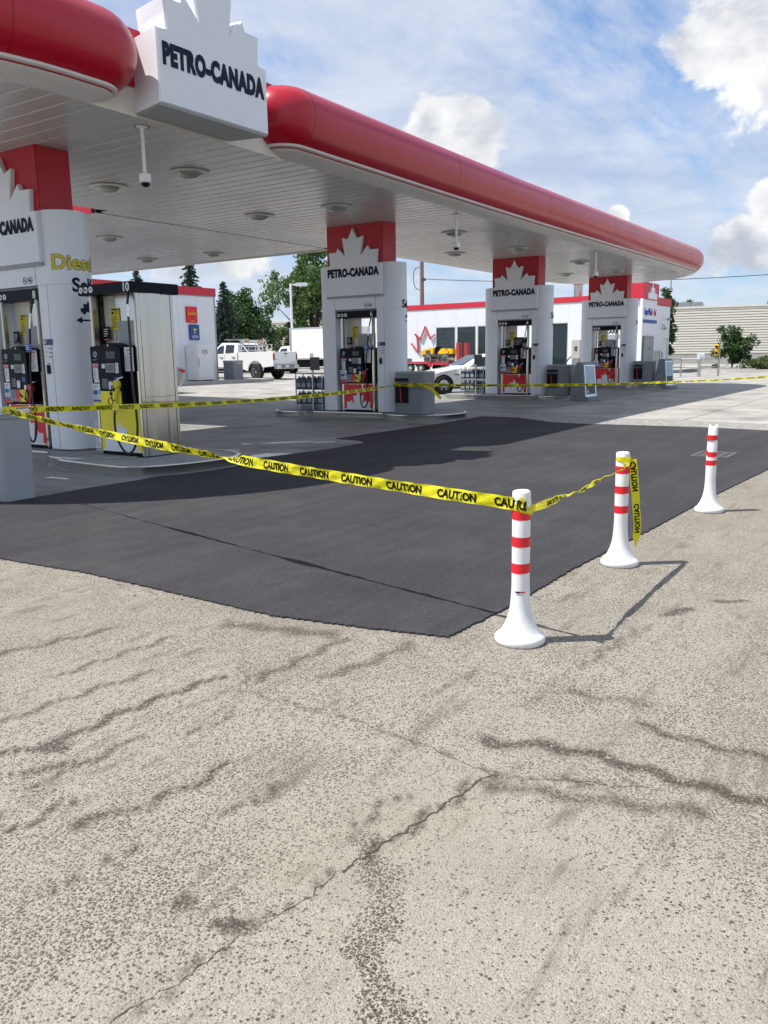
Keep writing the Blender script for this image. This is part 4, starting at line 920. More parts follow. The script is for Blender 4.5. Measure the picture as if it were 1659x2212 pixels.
# ------------------------------------------------------------------ washer-fluid racks
def jug0():
    t=thing('washer_jug','','jug',(0,0,0),0,'')
    sh=rounded([(-.075,-.05),(.075,-.05),(.075,.05),(-.075,.05)],.03,4)
    rings=[[(x*q,y*q,z) for x,y in sh] for q,z in ((.96,0),(1,.012),(1,.20),(.93,.235),(.55,.27),(.34,.285),(.34,.30))]
    MB().grid([r+[r[0]] for r in rings]).build('bottle','jug_blue',t,True,fix=False,sharp=50)
    MB().lathe([(.026,.295),(.026,.325),(.0,.326)],n=12).build('cap','paper',t,True)
    b=MB(); b.box(-.06,.06,-.0535,-.0505,.05,.15); b.build('label_patch','grey_plastic_light',t)
    MB().tube([(-.0,.03,.285),(.05,.02,.27),(.07,.01,.22)],.010,6).build('handle','jug_clear',t,True)
    sh2=[(x*.92,y*.92) for x,y in sh]; MB().prism(sh2,.203,.232).build('shoulder','jug_clear',t)
    return t
def rack(x,y,n_,jug):
    t=thing('jug_rack','low steel rack of washer jugs '+{'6':'left of the column with the taped bin','4':'in front of the white sedan'}[n_],'rack',(x,y,BZ),-PI/2,'jug racks')
    for z in (.11,.49): MB().box(-.44,.44,-.0,.34,z,z+.02).build('shelf','grey_steel',t,bevel=.004)
    for a in (-.42,.42):
        for b in (.02,.32): MB().box(a-.012,a+.012,b-.012,b+.012,0,.9).build('upright','grey_steel',t)
    MB().box(-.30,.44,.03,.30,.0,.11).build('plinth','grey_plastic',t)
    MB().box(.15,.19,-.05,-.012,0,1.28).build('sign_post','grey_steel',t); MB().box(.12,.42,-.07,-.052,.98,1.30).build('sign_panel','grey_dark',t,bevel=.006)
    for s,z in enumerate((.131,.511)):
        for k in range(5):
            for r in range(2):
                o=jug if jug.get('free') else dup(jug); 
                if jug.get('free'): del jug['free']
                o.location=(x+.06+.14*r+random.uniform(-.01,.01),y+.34-.17*k+random.uniform(-.008,.008),BZ+z); o.rotation_euler=(0,0,-PI/2+random.uniform(-.1,.1))
                o['label']='dark blue washer jug on the %s rack shelf %s'%('lower' if s==0 else 'upper',{'6':'behind the long tape','4':'in front of the white sedan'}[n_]); o['group']='jugs on the %s shelf by pump %s'%('lower' if s==0 else 'upper',n_)
j0=jug0(); j0['free']=1
rack(16.55,13.33,'6',j0); rack(16.55+SX,13.33,'4',j0)
# ------------------------------------------------------------------ delineator bollards
BOLL=[(3.775,1.705,'wrapped with tape, at the corner of the new asphalt'),(5.58,1.78,'with a loose tape end hanging down its side'),(7.90,1.71,'with a dented top and no tape on it')]
def bollard(i):
    x,y,w=BOLL[i]; t=thing('delineator_post','white red-banded delineator post '+w,'bollard',(x,y,0),0,'delineator posts')
    r=.0455; H=.785
    pr=[(.122,.0),(.129,.010),(.129,.030),(.121,.040),(.110,.047),(.096,.064),(.081,.09),(.068,.122),(.058,.158),(.051,.20),(.0475,.25),(r,.30),(r,.5),(r,H-.012),(r-.003,H-.004),(r-.010,H)]
    b=MB().lathe(pr,n=40); b.f.pop(); 
    o=len(b.v); 
    for q,z in ((r-.014,H-.004),(r-.016,H-.02),(0,H-.022)): b.v+=[(q*math.cos(2*PI*k/40),q*math.sin(2*PI*k/40),z) for k in range(40)]
    m=len(pr)
    for j in range(3):
        for k in range(40): b.f.append((o-40+j*40+k,o-40+j*40+(k+1)%40,o+j*40+(k+1)%40,o+j*40+k))
    if i==2:    # dented rim
        b.v=[(vx*(1-.35*sst(.70,H,vz)*max(0,math.cos(math.atan2(vy,vx)-2.6))),vy*(1-.35*sst(.70,H,vz)*max(0,math.cos(math.atan2(vy,vx)-2.6))),vz-.012*sst(.74,H,vz)*math.sin(2*math.atan2(vy,vx)+.6)) for vx,vy,vz in b.v]
    b.build('post_body','bollard_white',t,True,sharp=50)
    for k,z in enumerate((.64,.504,.368) if i<2 else (.657,.518,.430)):
        hgt=.050 if i<2 else .045; rows=[]
        for zz in (z,z+hgt*.5,z+hgt):
            row=[]
            for a in range(49):
                an=2*PI*a/48; step=-.012 if (i==2 and k==1 and math.cos(an-3.6)>.55) else 0
                row.append(((r+.0012)*math.cos(an),(r+.0012)*math.sin(an),zz+step+.0015*math.sin(an+k)))
            rows.append(row)
        MB().grid(rows).build('reflective_band','red_tape',t,True,fix=False,sharp=0)
    if i==0:
        # maker's sticker facing the apron
        for (a0,a1,za,zb,m_) in ((-.56,-.04,.268,.276,'navy'),(-.04,.5,.268,.276,'red_tape'),(-.45,.3,.258,.262,'grey_plastic_light')):
            ang=math.atan2(-1.7,-3.77); MB().grid([[((.0484)*math.cos(ang+a0+(a1-a0)*k/8),(.0484)*math.sin(ang+a0+(a1-a0)*k/8),z) for k in range(9)] for z in (za,zb)]).build('sticker',m_,t,fix=False)
    t.rotation_euler=(random.uniform(-.004,.004),random.uniform(-.006,.006),0)
    if i==2: t.rotation_euler=(R(-.6),R(.9),0)
    if i==1: t.rotation_euler=(R(-.3),R(.3),0)
for i in range(3): bollard(i)
# ------------------------------------------------------------------ caution tape
TW=.0365
def tape(lab,ctrl,twist,n,phase=0,per=.385,parent=None,crease=1.0,width=TW,letters=True,up0=None,rev=-1,taper=False):
    """film ribbon through ctrl points; twist: list of (s fraction, angle about its own length); lettering printed along it"""
    P=[Vector(p) for p in ctrl]; dense=curve_pts(P,n); L=[0]
    for a,b in zip(dense[:-1],dense[1:]): L.append(L[-1]+(b-a).length)
    T=L[-1]
    def angle(s):
        f=s/T
        for (f0,a0),(f1,a1) in zip(twist[:-1],twist[1:]):
            if f<=f1: return a0+(a1-a0)*sst(f0,f1,f)
        return twist[-1][1]
    import bisect
    def frame(s):
        s=min(max(s,0),T-1e-6); i=min(len(L)-2,max(0,bisect.bisect_right(L,s)-1)); u=(s-L[i])/(L[i+1]-L[i]); p=dense[i].lerp(dense[i+1],u)
        t=(dense[min(i+2,len(dense)-1)]-dense[max(i-1,0)]).normalized()
        up=Vector(up0) if up0 else Vector((0,0,1)); up=(up-t*up.dot(t)).normalized(); sd=t.cross(up)
        a=angle(s); return p,up*math.cos(a)+sd*math.sin(a),t
    def pt(s,v,o=0):
        p,w,t=frame(s); nrm=t.cross(w)
        rip=crease*(.004*math.sin(s*9+v*40)+.0028*math.sin(s*31+v*90)+.0012*math.sin(s*53-v*70))
        fold=crease*.10*math.sin(s*2.3+.7)
        kk=(1-.85*sst(.86,1,s/T)) if taper else 1
        return p+w*(v*kk*(1-.12*crease*(1+math.sin(s*1.7))/2))+nrm*(rip*(.4+abs(v)/width)+fold*v*.6+o)
    rows=[]; ns=max(16,int(T/.018))
    for k in range(ns+1): rows.append([tuple(pt(T*k/ns,v*width)) for v in (-1,-.8,-.6,-.4,-.2,0,.2,.4,.6,.8,1)])
    o=MB().grid(rows).build('caution_tape','yellow_tape',parent,True,fix=False,sharp=0)
    tag(o,lab,'tape') 
    if letters:
        v,f=text_geo('CAUTION',.064,.045,.86,1.05); vw=max(p[0] for p in v)-min(p[0] for p in v)
        fs=per*.70/vw
        s=phase
        while s<T:
            if s-per*.36>0 and s+per*.36<T:
                m=MB()
                for o_ in (.0024,-.0024): m.add([tuple(pt(s+rev*x*fs,(z-.0225)*1.02*width/TW,o_)) for x,z in v],f)
                m.build('printed_word','black_plastic',o,fix=False)
            s+=per
    return o
b1=Vector((BOLL[0][0],BOLL[0][1],0)); b2=Vector((BOLL[1][0],BOLL[1][1],0)); r_=.0495
def sag(a,b,d,n=7): 
    a=Vector(a);b=Vector(b); return [a.lerp(b,k/n)-Vector((0,0,d*4*(k/n)*(1-k/n))) for k in range(n+1)]
# litter bin -> first post: starts behind the post, prints upright near it, turns over half way
pA=b1+Vector((-.045,.024,.724)); pB=Vector((4.99,8.02,.965))
tape('long yellow caution tape from the first delineator post to the litter bin',[b1+Vector((.02,-.046,.705)),b1+Vector((-.03,-.040,.712)),b1+Vector((-.0505,-.004,.718))]+sag(b1+Vector((-.047,.03,.722)),pB,.05)[0:],[(0,0),(.33,.0),(.46,PI*.82),(.62,PI*1.12),(.8,PI*.8),(1,PI*.92)],6,phase=.19)
# first post -> second post
def wrap(c,z,a0,a1,r,n=10): return [c+Vector((r*math.cos(a0+(a1-a0)*k/n),r*math.sin(a0+(a1-a0)*k/n),z)) for k in range(n+1)]
tape('yellow caution tape strung between the two taped delineator posts',wrap(b1,.685,R(165),R(320),.0490,8)+sag(b1+Vector((.06,-.04,.69)),b2+Vector((-.03,-.055,.715)),.022)[0:]+wrap(b2,.722,R(240),R(330),.049,5),[(0,0),(.22,.05),(.34,.75),(.55,.55),(.8,1.1),(1,.2)],5,phase=.10,crease=1.0,width=.023)
tape('short wrap of yellow caution tape round the top of the second post',wrap(b2,.738,R(120),R(330),.0472,12),[(0,0),(1,.15)],4,phase=.05,letters=True,width=.017,crease=.3)
tape('loose yellow tape end hanging beside the second post',[b2+Vector((.028,-.052,.735)),b2+Vector((.034,-.062,.66)),b2+Vector((.036,-.075,.55)),b2+Vector((.042,-.09,.40)),b2+Vector((.048,-.098,.28)),b2+Vector((.050,-.092,.13))],[(0,.5),(.3,.1),(1,-.1)],6,phase=.12,per=.29,crease=.8,up0=(-.64,.77,0),width=.030,rev=1,taper=True)
# litter bin -> pump 6 bin
tape('yellow caution tape running from the litter bin to the bin at pump 6',sag((5.0,8.03,.965),(16.02,10.3,.80),.10)+[Vector((16.03,10.05,.79)),Vector((16.05,9.63,.80))],[(0,PI*.9),(.1,PI*1.1),(.2,PI*.9),(.45,PI*.8),(.75,PI*.9),(.9,PI*.55),(1,PI)],5,phase=.3,per=.40)
# pump 6 bin -> beyond
tape('yellow caution tape stretching from the pump 6 bin past pump 4 towards the street',[Vector((16.03,9.75,.80))]+sag((16.2,9.53,.80),(26.6,2.9,.80),.12,9),[(0,0),(.1,.9),(.3,.5),(.6,.9),(1,.6)],4,phase=.2,per=.42)
tape('short loose tape tail hanging off the pump 6 bin',[Vector((16.03,9.72,.80)),Vector((16.1,9.53,.74)),Vector((16.18,9.42,.62)),Vector((16.2,9.30,.50))],[(0,.4),(1,.1)],5,phase=.1,per=.4)
tape('crumpled yellow tape bunched across the front of the pump 6 bin',[Vector((16.095,10.45,.83)),Vector((16.085,10.2,.81)),Vector((16.08,9.95,.82)),Vector((16.09,9.66,.81))],[(0,.1),(.5,.5),(1,0)],5,phase=.2,per=.4,width=.03)
# knot on the litter bin
MBk=MB().lathe([(0,-.02),(.018,-.014),(.024,0),(.018,.014),(0,.02)],(4.985,8.02,.968),10,False); tag(MBk.build('tape_knot','yellow_tape',None,True),'yellow tape knot on the rim of the litter bin','tape knot')
# ------------------------------------------------------------------ wheels and cars (local: x along the car, nose at x=0; near side at y=0, width towards +y)
def wheel(t,x,y,r,w,spokes=5,rim='steel_bright',side=-1,name='wheel'):
    """tyre with alloy rim facing y*side"""
    ty=MB().lathe([(r*.62,-w/2),(r*.93,-w/2),(r,-w*.36),(r,w*.36),(r*.93,w/2),(r*.62,w/2),(r*.60,0)],(x,y,r),28,False,'y').build(name,'tyre',t,True,fix=True,sharp=50)
    MB().lathe([(r*.60,-w*.1),(r*.60,w*.1)],(x,y,r),24,True,'y').build('brake_disc','grey_dark',ty)
    f=y+side*w*.43; b=MB(); b.lathe([(r*.68,f-y-.012*side),(r*.64,f-y+.004*side),(r*.58,f-y-.03*side)],(x,y,r),28,False,'y')
    for k in range(spokes):
        a=2*PI*k/spokes+.3; da=.30 if spokes<6 else .17
        p=[]
        for (rr,dd) in ((r*.12,da*2.2),(r*.62,da*.62)):
            for s in (-1,1): p.append((x+rr*math.cos(a+s*dd*.5),r+rr*math.sin(a+s*dd*.5)))
        q=[p[0],p[2],p[3],p[1]]; b.prism(q,min(f-.01*side,f-.04*side),max(f-.01*side,f-.04*side),'y')
    b.lathe([(r*.2,-.035*side),(r*.19,.002*side),(0,.006*side)],(x,f,r),14,False,'y')
    b.build('rim',rim,ty,True,sharp=30)
    return ty
def loft(secs,cw):
    """secs: list of (x,[(halfwidth,z)...]) bottom to top; mirrored about y=cw"""
    b=MB(); rows=[]
    for x,h in secs: rows.append([(x,cw-w,z) for w,z in h]+[(x,cw+w,z) for w,z in h[::-1]])
    b.grid(rows)
    b.add(rows[0],[tuple(range(len(rows[0])))]); b.add(rows[-1],[tuple(range(len(rows[-1])))])
    return b
def sedan(loc,rz,paint,lab,z=0):
    t=thing('parked_car',lab,'car',loc,rz); cw=.92
    S=[]
    def sec(x,zb,ws,zm,wm,zt,wt,zr,wr): S.append((x,[(0,zb),(ws*.86,zb),(ws,zb+.10),(wm,zm),(wt,zt),(wr,zr),(0,zr+.02)]))
    sec(0,.30,.55,.46,.62,.60,.60,.63,.50); sec(.12,.22,.72,.45,.78,.66,.74,.70,.55); sec(.45,.18,.84,.50,.88,.75,.84,.80,.60); sec(.9,.18,.88,.55,.915,.84,.87,.89,.62); sec(1.4,.18,.90,.58,.92,.92,.88,.965,.64)
    sec(1.75,.18,.90,.60,.92,.96,.87,1.02,.66); sec(2.2,.18,.90,.62,.92,.97,.86,1.26,.63); sec(2.55,.18,.90,.62,.92,.98,.86,1.40,.58); sec(3.0,.18,.90,.63,.92,.99,.86,1.455,.56); sec(3.5,.18,.90,.64,.92,1.0,.86,1.42,.56); sec(4.0,.20,.90,.66,.92,1.02,.86,1.24,.60); sec(4.35,.24,.88,.68,.90,1.03,.84,1.08,.62); sec(4.7,.30,.82,.70,.84,.99,.80,1.02,.6); sec(4.82,.36,.70,.66,.76,.90,.72,.92,.55)
    loft(S,cw).build('body',paint,t,True,sharp=60)
    # side glass: follows the greenhouse between belt and roof
    def gp(x,f,side):
        for (x0,h0),(x1,h1) in zip(S[:-1],S[1:]):
            if x0<=x<=x1:
                u=(x-x0)/(x1-x0); a=[h0[4][i]*(1-u)+h1[4][i]*u for i in (0,1)]; c=[h0[5][i]*(1-u)+h1[5][i]*u for i in (0,1)]
                w=a[0]+(c[0]-a[0])*f+.012; z_=a[1]+(c[1]-a[1])*f; return (x,cw-w*side*-1 if side<0 else cw+w,z_)
    for side in (-1,1):
        for (pts) in ([(1.98,.10),(2.95,.07),(2.95,.90),(2.62,.86),(2.35,.72)],[(3.02,.07),(3.85,.10),(3.72,.72),(3.45,.88),(3.02,.90)]):
            b=MB(); v=[]
            for x,f in pts:
                p=gp(x,f,1); v.append((p[0],2*cw-p[1] if side<0 else p[1],p[2]))
            b.add(v,[tuple(range(len(v)))]); b.build('side_window','glass_car',t,fix=False)
        yy=cw+side*.94
        for wx in (.92,3.72):
            MB().lathe([(.39,-.03*side),(.39,.006*side),(.33,.008*side),(.33,-.03*side)],(wx,cw+side*.915,.335),28,False,'y').build('wheel_arch','black_plastic',t)
        for wx in (.92,3.72): wheel(t,wx,cw+side*.84,.335,.215,5,'steel_bright',side)
        MB().box(1.95,2.13,min(yy,yy+side*.14),max(yy,yy+side*.14),.98,1.09).build('mirror',paint,t,bevel=.03)
        for hx in (2.72,3.55): MB().box(hx,hx+.2,min(cw+side*.915,cw+side*.945),max(cw+side*.915,cw+side*.945),.80,.825).build('door_handle','chrome',t)
        for hx in (1.98,2.98): MB().box(hx,hx+.008,min(cw+side*.905,cw+side*.926),max(cw+side*.905,cw+side*.926),.30,.93).build('door_gap','grey_dark',t)
        MB().box(1.35,1.55,min(cw+side*.90,cw+side*.926),max(cw+side*.90,cw+side*.926),.70,.735).build('wing_vent','grey_dark',t)
        MB().box(1.35,3.3,min(cw+side*.88,cw+side*.912),max(cw+side*.88,cw+side*.912),.19,.24).build('sill','black_plastic',t)
        MB().prism([(.10,.56),(.42,.62),(.5,.70),(.2,.665)],cw+side*.60,cw+side*.875,'y').build('headlight','lens',t)
        MB().prism([(4.50,.80),(4.80,.78),(4.80,.90),(4.45,.95)],cw+side*.5,cw+side*.845,'y').build('tail_light','tail_red',t)
    b=MB(); b.grid([[(1.80,cw-.64,1.04),(1.80,cw+.64,1.04)],[(2.5,cw-.55,1.40),(2.5,cw+.55,1.40)]]); b.v=[(x-.02,y,z+.035) for x,y,z in b.v]; b.build('windscreen','glass_car',t,fix=False)
    b=MB(); b.grid([[(3.62,cw-.54,1.42),(3.62,cw+.54,1.42)],[(4.3,cw-.60,1.12),(4.3,cw+.60,1.12)]]); b.v=[(x+.02,y,z+.03) for x,y,z in b.v]; b.build('rear_window','glass_car',t,fix=False)
    MB().box(-.01,.05,cw-.45,cw+.45,.36,.55).build('grille','black_plastic',t)
    return t
sedan((26.73,16.2,.006),R(-38.6),'car_white','white sedan parked beyond pump 4 with its nose towards the diesel pump')
sedan((18.25,24.6,.15),0,'car_grey','grey car almost hidden behind the stainless diesel pump')
# ------------------------------------------------------------------ pickup (local: x along length from tail to nose, y=0 near side)
def pickup():
    t=thing('pickup_truck','white lifted pickup with ladder rack parked behind the store','pickup',(35.05,30.6,gz(32)),PI/2); W=2.02
    # local x -> world +Y ; local y -> world -X, so build with y negative = +X
    def bx(n,m,x0,x1,y0,y1,z0,z1,bv=0,p=None): return MB().box(x0,x1,-y1,-y0,z0,z1).build(n,m,p or t,bevel=bv)
    arch=lambda cx,r:[(cx+r*math.cos(PI*k/10),.46+r*math.sin(PI*k/10)*1.0) for k in range(11)]
    # outer bed side with wheel arch, both sides
    side=[(.02,.72),(.78,.66)]+arch(1.36,.56)[::-1]+[(2.62,.66),(2.62,1.50),(.0,1.53)]
    for y0,y1 in ((0,.09),(W-.09,W)): MB().prism(side,-y1,-y0,'y').build('bed_side','car_white',t,bevel=.02)
    bx('tailgate','car_white',0,.08,.10,W-.10,.82,1.50,.02); bx('bed_floor','grey_dark',.08,2.6,.09,W-.09,.80,.86); bx('bulkhead','car_white',2.55,2.62,.09,W-.09,.86,1.50)
    bx('tailgate_handle','black_plastic',-.01,.0,.88,1.14,1.36,1.42); bx('badge','chrome',-.012,.0,.96,1.06,1.16,1.30); bx('model_badge','grey_dark',-.012,0,1.62,1.86,.92,.95); bx('model_badge','grey_dark',-.012,0,.16,.26,1.08,1.11)
    bx('bumper','chrome',-.16,.03,.04,W-.04,.58,.80,.03); bx('bumper_step','grey_plastic',-.165,-.15,.45,1.55,.62,.78); bx('number_plate','paper',-.172,-.166,.78,1.10,.64,.77); bx('hitch','black_plastic',-.26,-.1,.95,1.07,.46,.56)
    for y0 in (.0,W-.10): bx('tail_light','tail_red',-.02,.06,y0,y0+.10,1.06,1.40,.015); 
    # cab
    cab=[(2.65,.62),(4.40,.60),(5.9,.62),(5.92,1.18),(5.75,1.30),(4.55,1.40),(4.40,1.42),(2.65,1.50)]
    MB().prism(cab,-W,0,'y').build('cab_body','car_white',t,bevel=.03)
    roof=[(2.68,1.46),(2.72,1.93),(2.85,2.03),(3.9,2.06),(4.0,2.03),(4.75,1.42),(4.75,1.36),(2.68,1.36)]
    b=MB(); n=len(roof); tw=lambda z:.02+.14*sst(1.4,2.05,z)
    b.add([(x,-tw(z),z) for x,z in roof]+[(x,-(W-tw(z)),z) for x,z in roof],[tuple(range(n)),tuple(range(2*n-1,n-1,-1))]+[(i,(i+1)%n,n+(i+1)%n,n+i) for i in range(n)]); b.build('cab_roof','car_white',t,True,sharp=25)
    for (pts) in ([(2.98,1.50),(3.62,1.48),(3.62,1.94),(2.98,1.92)],[(3.76,1.47),(4.5,1.45),(4.02,1.93),(3.76,1.94)]):
        for s in (0,1):
            v=[(x,-(tw(z)-.012) if s==0 else -(W-tw(z)+.012),z) for x,z in pts]; q=MB(); q.add(v,[(0,1,2,3)]); q.build('side_window','glass_car',t,fix=False)
    bx('rear_window','glass_car',2.68,2.705,.30,W-.30,1.55,1.92)
    bx('windscreen','glass_car',4.30,4.34,.35,W-.35,1.50,1.70)
    for x in (2.66,3.68,4.6): bx('door_gap','grey_dark',x,x+.012,-.006,.01,.66,1.46)
    for x in (2.86,3.80): bx('door_handle','chrome',x,x+.22,-.035,0,1.22,1.28)
    for y0 in (-.03,W-.11): bx('side_step','chrome',2.75,4.5,y0,y0+.14,.42,.50,.02)
    bx('lower_trim','car_grey',2.62,4.4,-.012,.0,.60,.70); bx('chassis','black_plastic',.1,5.7,.45,W-.45,.42,.66)
    for x in (1.36,5.05):
        for y,s in ((.15,1),(W-.15,-1)): wheel(t,x,-y,.415,.30,6,'chrome',s)
        bx('axle','black_plastic',x-.08,x+.08,.2,W-.2,.34,.48)
    # headache rack, light bar with beacons, ladder
    rk=MB()
    for y in (.12,W-.12):
        rk.tube([(2.45,-y,1.5),(2.45,-y,2.06)],.03,6); rk.tube([(2.45,-y,1.98),(1.95,-y,1.52)],.025,6)
    for z in (1.62,1.82,2.04): rk.tube([(2.45,-.12,z),(2.45,-(W-.12),z)],.022,6)
    for y in (.7,1.3): rk.tube([(2.45,-y,1.5),(2.45,-y,2.05)],.02,6)
    rk.build('headache_rack','white_paint',t,True)
    bx('light_bar','steel_bright',2.36,2.52,.05,W-.05,2.06,2.19,.02)
    for y in (.42,.62,1.5,1.74): MB().lathe([(.07,0),(.07,.06),(.05,.1),(0,.11)],(2.44,-y,2.10),12,False).build('beacon','amber',t,True); bx('beacon_lens','amber',2.345,2.36,y-.09,y+.09,2.08,2.17)
    bx('rooftop_ladder','steel',2.3,3.9,.3,.6,2.19,2.25)
pickup()
def boxtruck():
    t=thing('box_truck','white box truck with a plain cargo body behind the pickup','truck',(44.2,32.2,gz(36)),PI/2); W=2.3
    def bx(n,m,x0,x1,y0,y1,z0,z1,bv=0): return MB().box(x0,x1,-y1,-y0,z0,z1).build(n,m,t,bevel=bv)
    bx('cargo_box','car_white',0,4.9,0,W,1.02,3.02,.03); bx('box_top_rail','steel_bright',-.02,4.92,-.012,W+.012,2.96,3.05,.01); bx('box_bottom_rail','steel',-.01,4.91,-.008,W+.008,.96,1.03)
    bx('corner_post','grey_plastic_light',4.72,4.92,-.014,.05,1.03,2.97,.02)
    for x in (1.4,2.9): bx('vent_panel','grey_plastic_light',x,x+.3,-.012,.0,1.14,1.36)
    cab=[(5.0,.62),(6.2,.58),(7.25,.56),(7.35,.95),(7.1,1.12),(6.35,1.22),(5.85,1.85),(5.1,1.90),(5.0,1.85)]
    MB().prism(cab,-W+.15,-.15,'y').build('cab','car_white',t,bevel=.04)
    for y in (.138,W-.138): MB().prism([(5.28,1.22),(6.12,1.20),(5.78,1.70),(5.28,1.72)],-y-.003,-y+.003,'y').build('side_window','glass_car',t)
    bx('mirror','black_plastic',6.15,6.25,-.05,.13,1.2,1.5); bx('fuel_hatch','grey_dark',5.1,5.2,.13,.149,.9,1.05)
    bx('chassis','black_plastic',.2,6.9,.6,W-.6,.5,.95); bx('side_tank','black_plastic',3.0,4.4,.15,.6,.45,.9)
    for x in (1.2,6.35):
        for y,s in ((.30,1),(W-.30,-1)): wheel(t,x,-y,.40,.26,6,'grey_plastic_light',s)
boxtruck()
# ------------------------------------------------------------------ trailer with a ride-on roller (local x along trailer, tongue at +x)
def trailer():
    z0=gz(30); t=thing('equipment_trailer','red tandem trailer with raised loading ramps carrying the yellow roller','trailer',(52.2,29.3,z0),PI/2); W=1.9
    def bx(n,m,x0,x1,y0,y1,za,zb,bv=0,p=None): return MB().box(x0,x1,-y1,-y0,za,zb).build(n,m,p or t,bevel=bv)
    bx('deck','frame_red',0,4.6,.0,W,.52,.62,.01); bx('deck_board','kerb',.05,4.55,.06,W-.06,.62,.645); bx('beaver_tail','frame_red',-.55,.05,0,W,.42,.56)
    for y in (.0,W-.06): bx('side_rail','frame_red',.0,4.6,y,y+.06,.70,.76); 
    MB().prism([(1.65,.74),(3.65,.74),(4.0,.40),(3.9,.38),(3.55,.66),(1.75,.66),(1.4,.38),(1.3,.40)],.02,.28,'y').build('mudguard','frame_red',t)
    MB().prism([(1.65,.74),(3.65,.74),(4.0,.40),(3.9,.38),(3.55,.66),(1.75,.66),(1.4,.38),(1.3,.40)],-W-.28,-W-.02,'y').build('mudguard','frame_red',t)
    for x in (2.2,3.1):
        for y,s in ((.14,1),(-W-.14,-1)): wheel(t,x,y,.325,.2,8,'paper',s)
    for i,y in enumerate((.12,1.30)):
        r=MB(); r.box(-.68,-.50,-y-.50,-y-.40,.50,2.05); r.box(-.68,-.50,-y-.10,-y,.50,2.05)
        for k in range(9): r.box(-.66,-.56,-y-.40,-y-.10,.55+.18*k,.60+.18*k)
        r.box(-.64,-.60,-y-.42,-y-.08,1.1,1.95); r.build('loading_ramp','frame_red',t)
    bx('tongue','frame_red',4.6,5.9,.85,1.05,.48,.58); bx('toolbox','steel_bright',4.2,4.55,.1,W-.1,.66,1.0); bx('jack','steel',5.5,5.6,.9,1.0,.1,.9)
    for x in (.1,1.5,3.0,4.4): bx('stake','steel',x,x+.05,-.03,.0,.5,.78)
    u=thing('ride_on_roller','yellow ride-on tandem roller standing on the red trailer','roller',(52.5,29.55,z0+.645),PI/2); u.scale=(.86,.86,.80); W2=1.3
    def by(n,m,x0,x1,y0,y1,za,zb,bv=0): return MB().box(x0,x1,-y1,-y0,za,zb).build(n,m,u,bevel=bv)
    for x in (.35,2.0): MB().lathe([(.34,-W2),(.36,-W2+.02),(.36,-.02),(.34,0),(.20,-.0),(.19,-.05)],(x,0,.36),28,True,'y').build('drum','steel',u,True); MB().lathe([(.15,.0),(.15,.02)],(x,0,.36),16,True,'y').build('drum_hub','grey_dark',u)
    by('frame','grey_dark',-.05,2.5,.05,W2-.05,.55,.80,.03)
    MB().prism([(1.45,.78),(2.65,.72),(2.7,1.0),(2.45,1.22),(1.7,1.36),(1.45,1.34)],-W2+.1,-.1,'y').build('engine_hood','yellow_machine',u,bevel=.05)
    MB().prism([(1.75,.86),(2.2,.84),(2.2,1.12),(1.75,1.16)],-.1,-.085,'y').build('hood_grille','grey_dark',u)
    MB().prism([(-.1,.86),(.95,.70),(1.1,.90),(.75,1.28),(.35,1.30),(.3,1.05),(-.1,1.05)],-W2+.12,-.12,'y').build('front_body','yellow_machine',u,bevel=.04)
    by('rear_box','yellow_machine',-.35,.10,.12,W2-.12,.80,1.25,.03)
    MB().prism([(1.15,.80),(1.45,.80),(1.42,1.45),(1.25,1.5),(1.2,1.1)],-W2+.3,-.3,'y').build('seat','black_plastic',u,bevel=.04)
    rb=MB()
    for y in (.2,W2-.2): rb.tube([(.62,-y,.9),(.62,-y,1.85),(.68,-y,1.95)],.03,6); rb.tube([(-.3,-y,1.2),(-.33,-y,1.8),(-.22,-y,1.98)],.03,6); rb.tube([(1.5,-y,1.3),(1.45,-y,1.6),(1.2,-y,1.62),(1.1,-y,1.4)],.02,6)
    rb.tube([(.68,-.2,1.95),(.68,-W2+.2,1.95)],.03,6); rb.build('guard_rails','grey_dark',u,True)
    MB().tube([(.75,-.5,1.2),(1.0,-.5,1.45)],.02,6).build('steering_column','black_plastic',u); MB().lathe([(.15,-.01),(.17,0),(.15,.01)],(1.02,-.5,1.47),16,True).build('steering_wheel','black_plastic',u)
trailer()
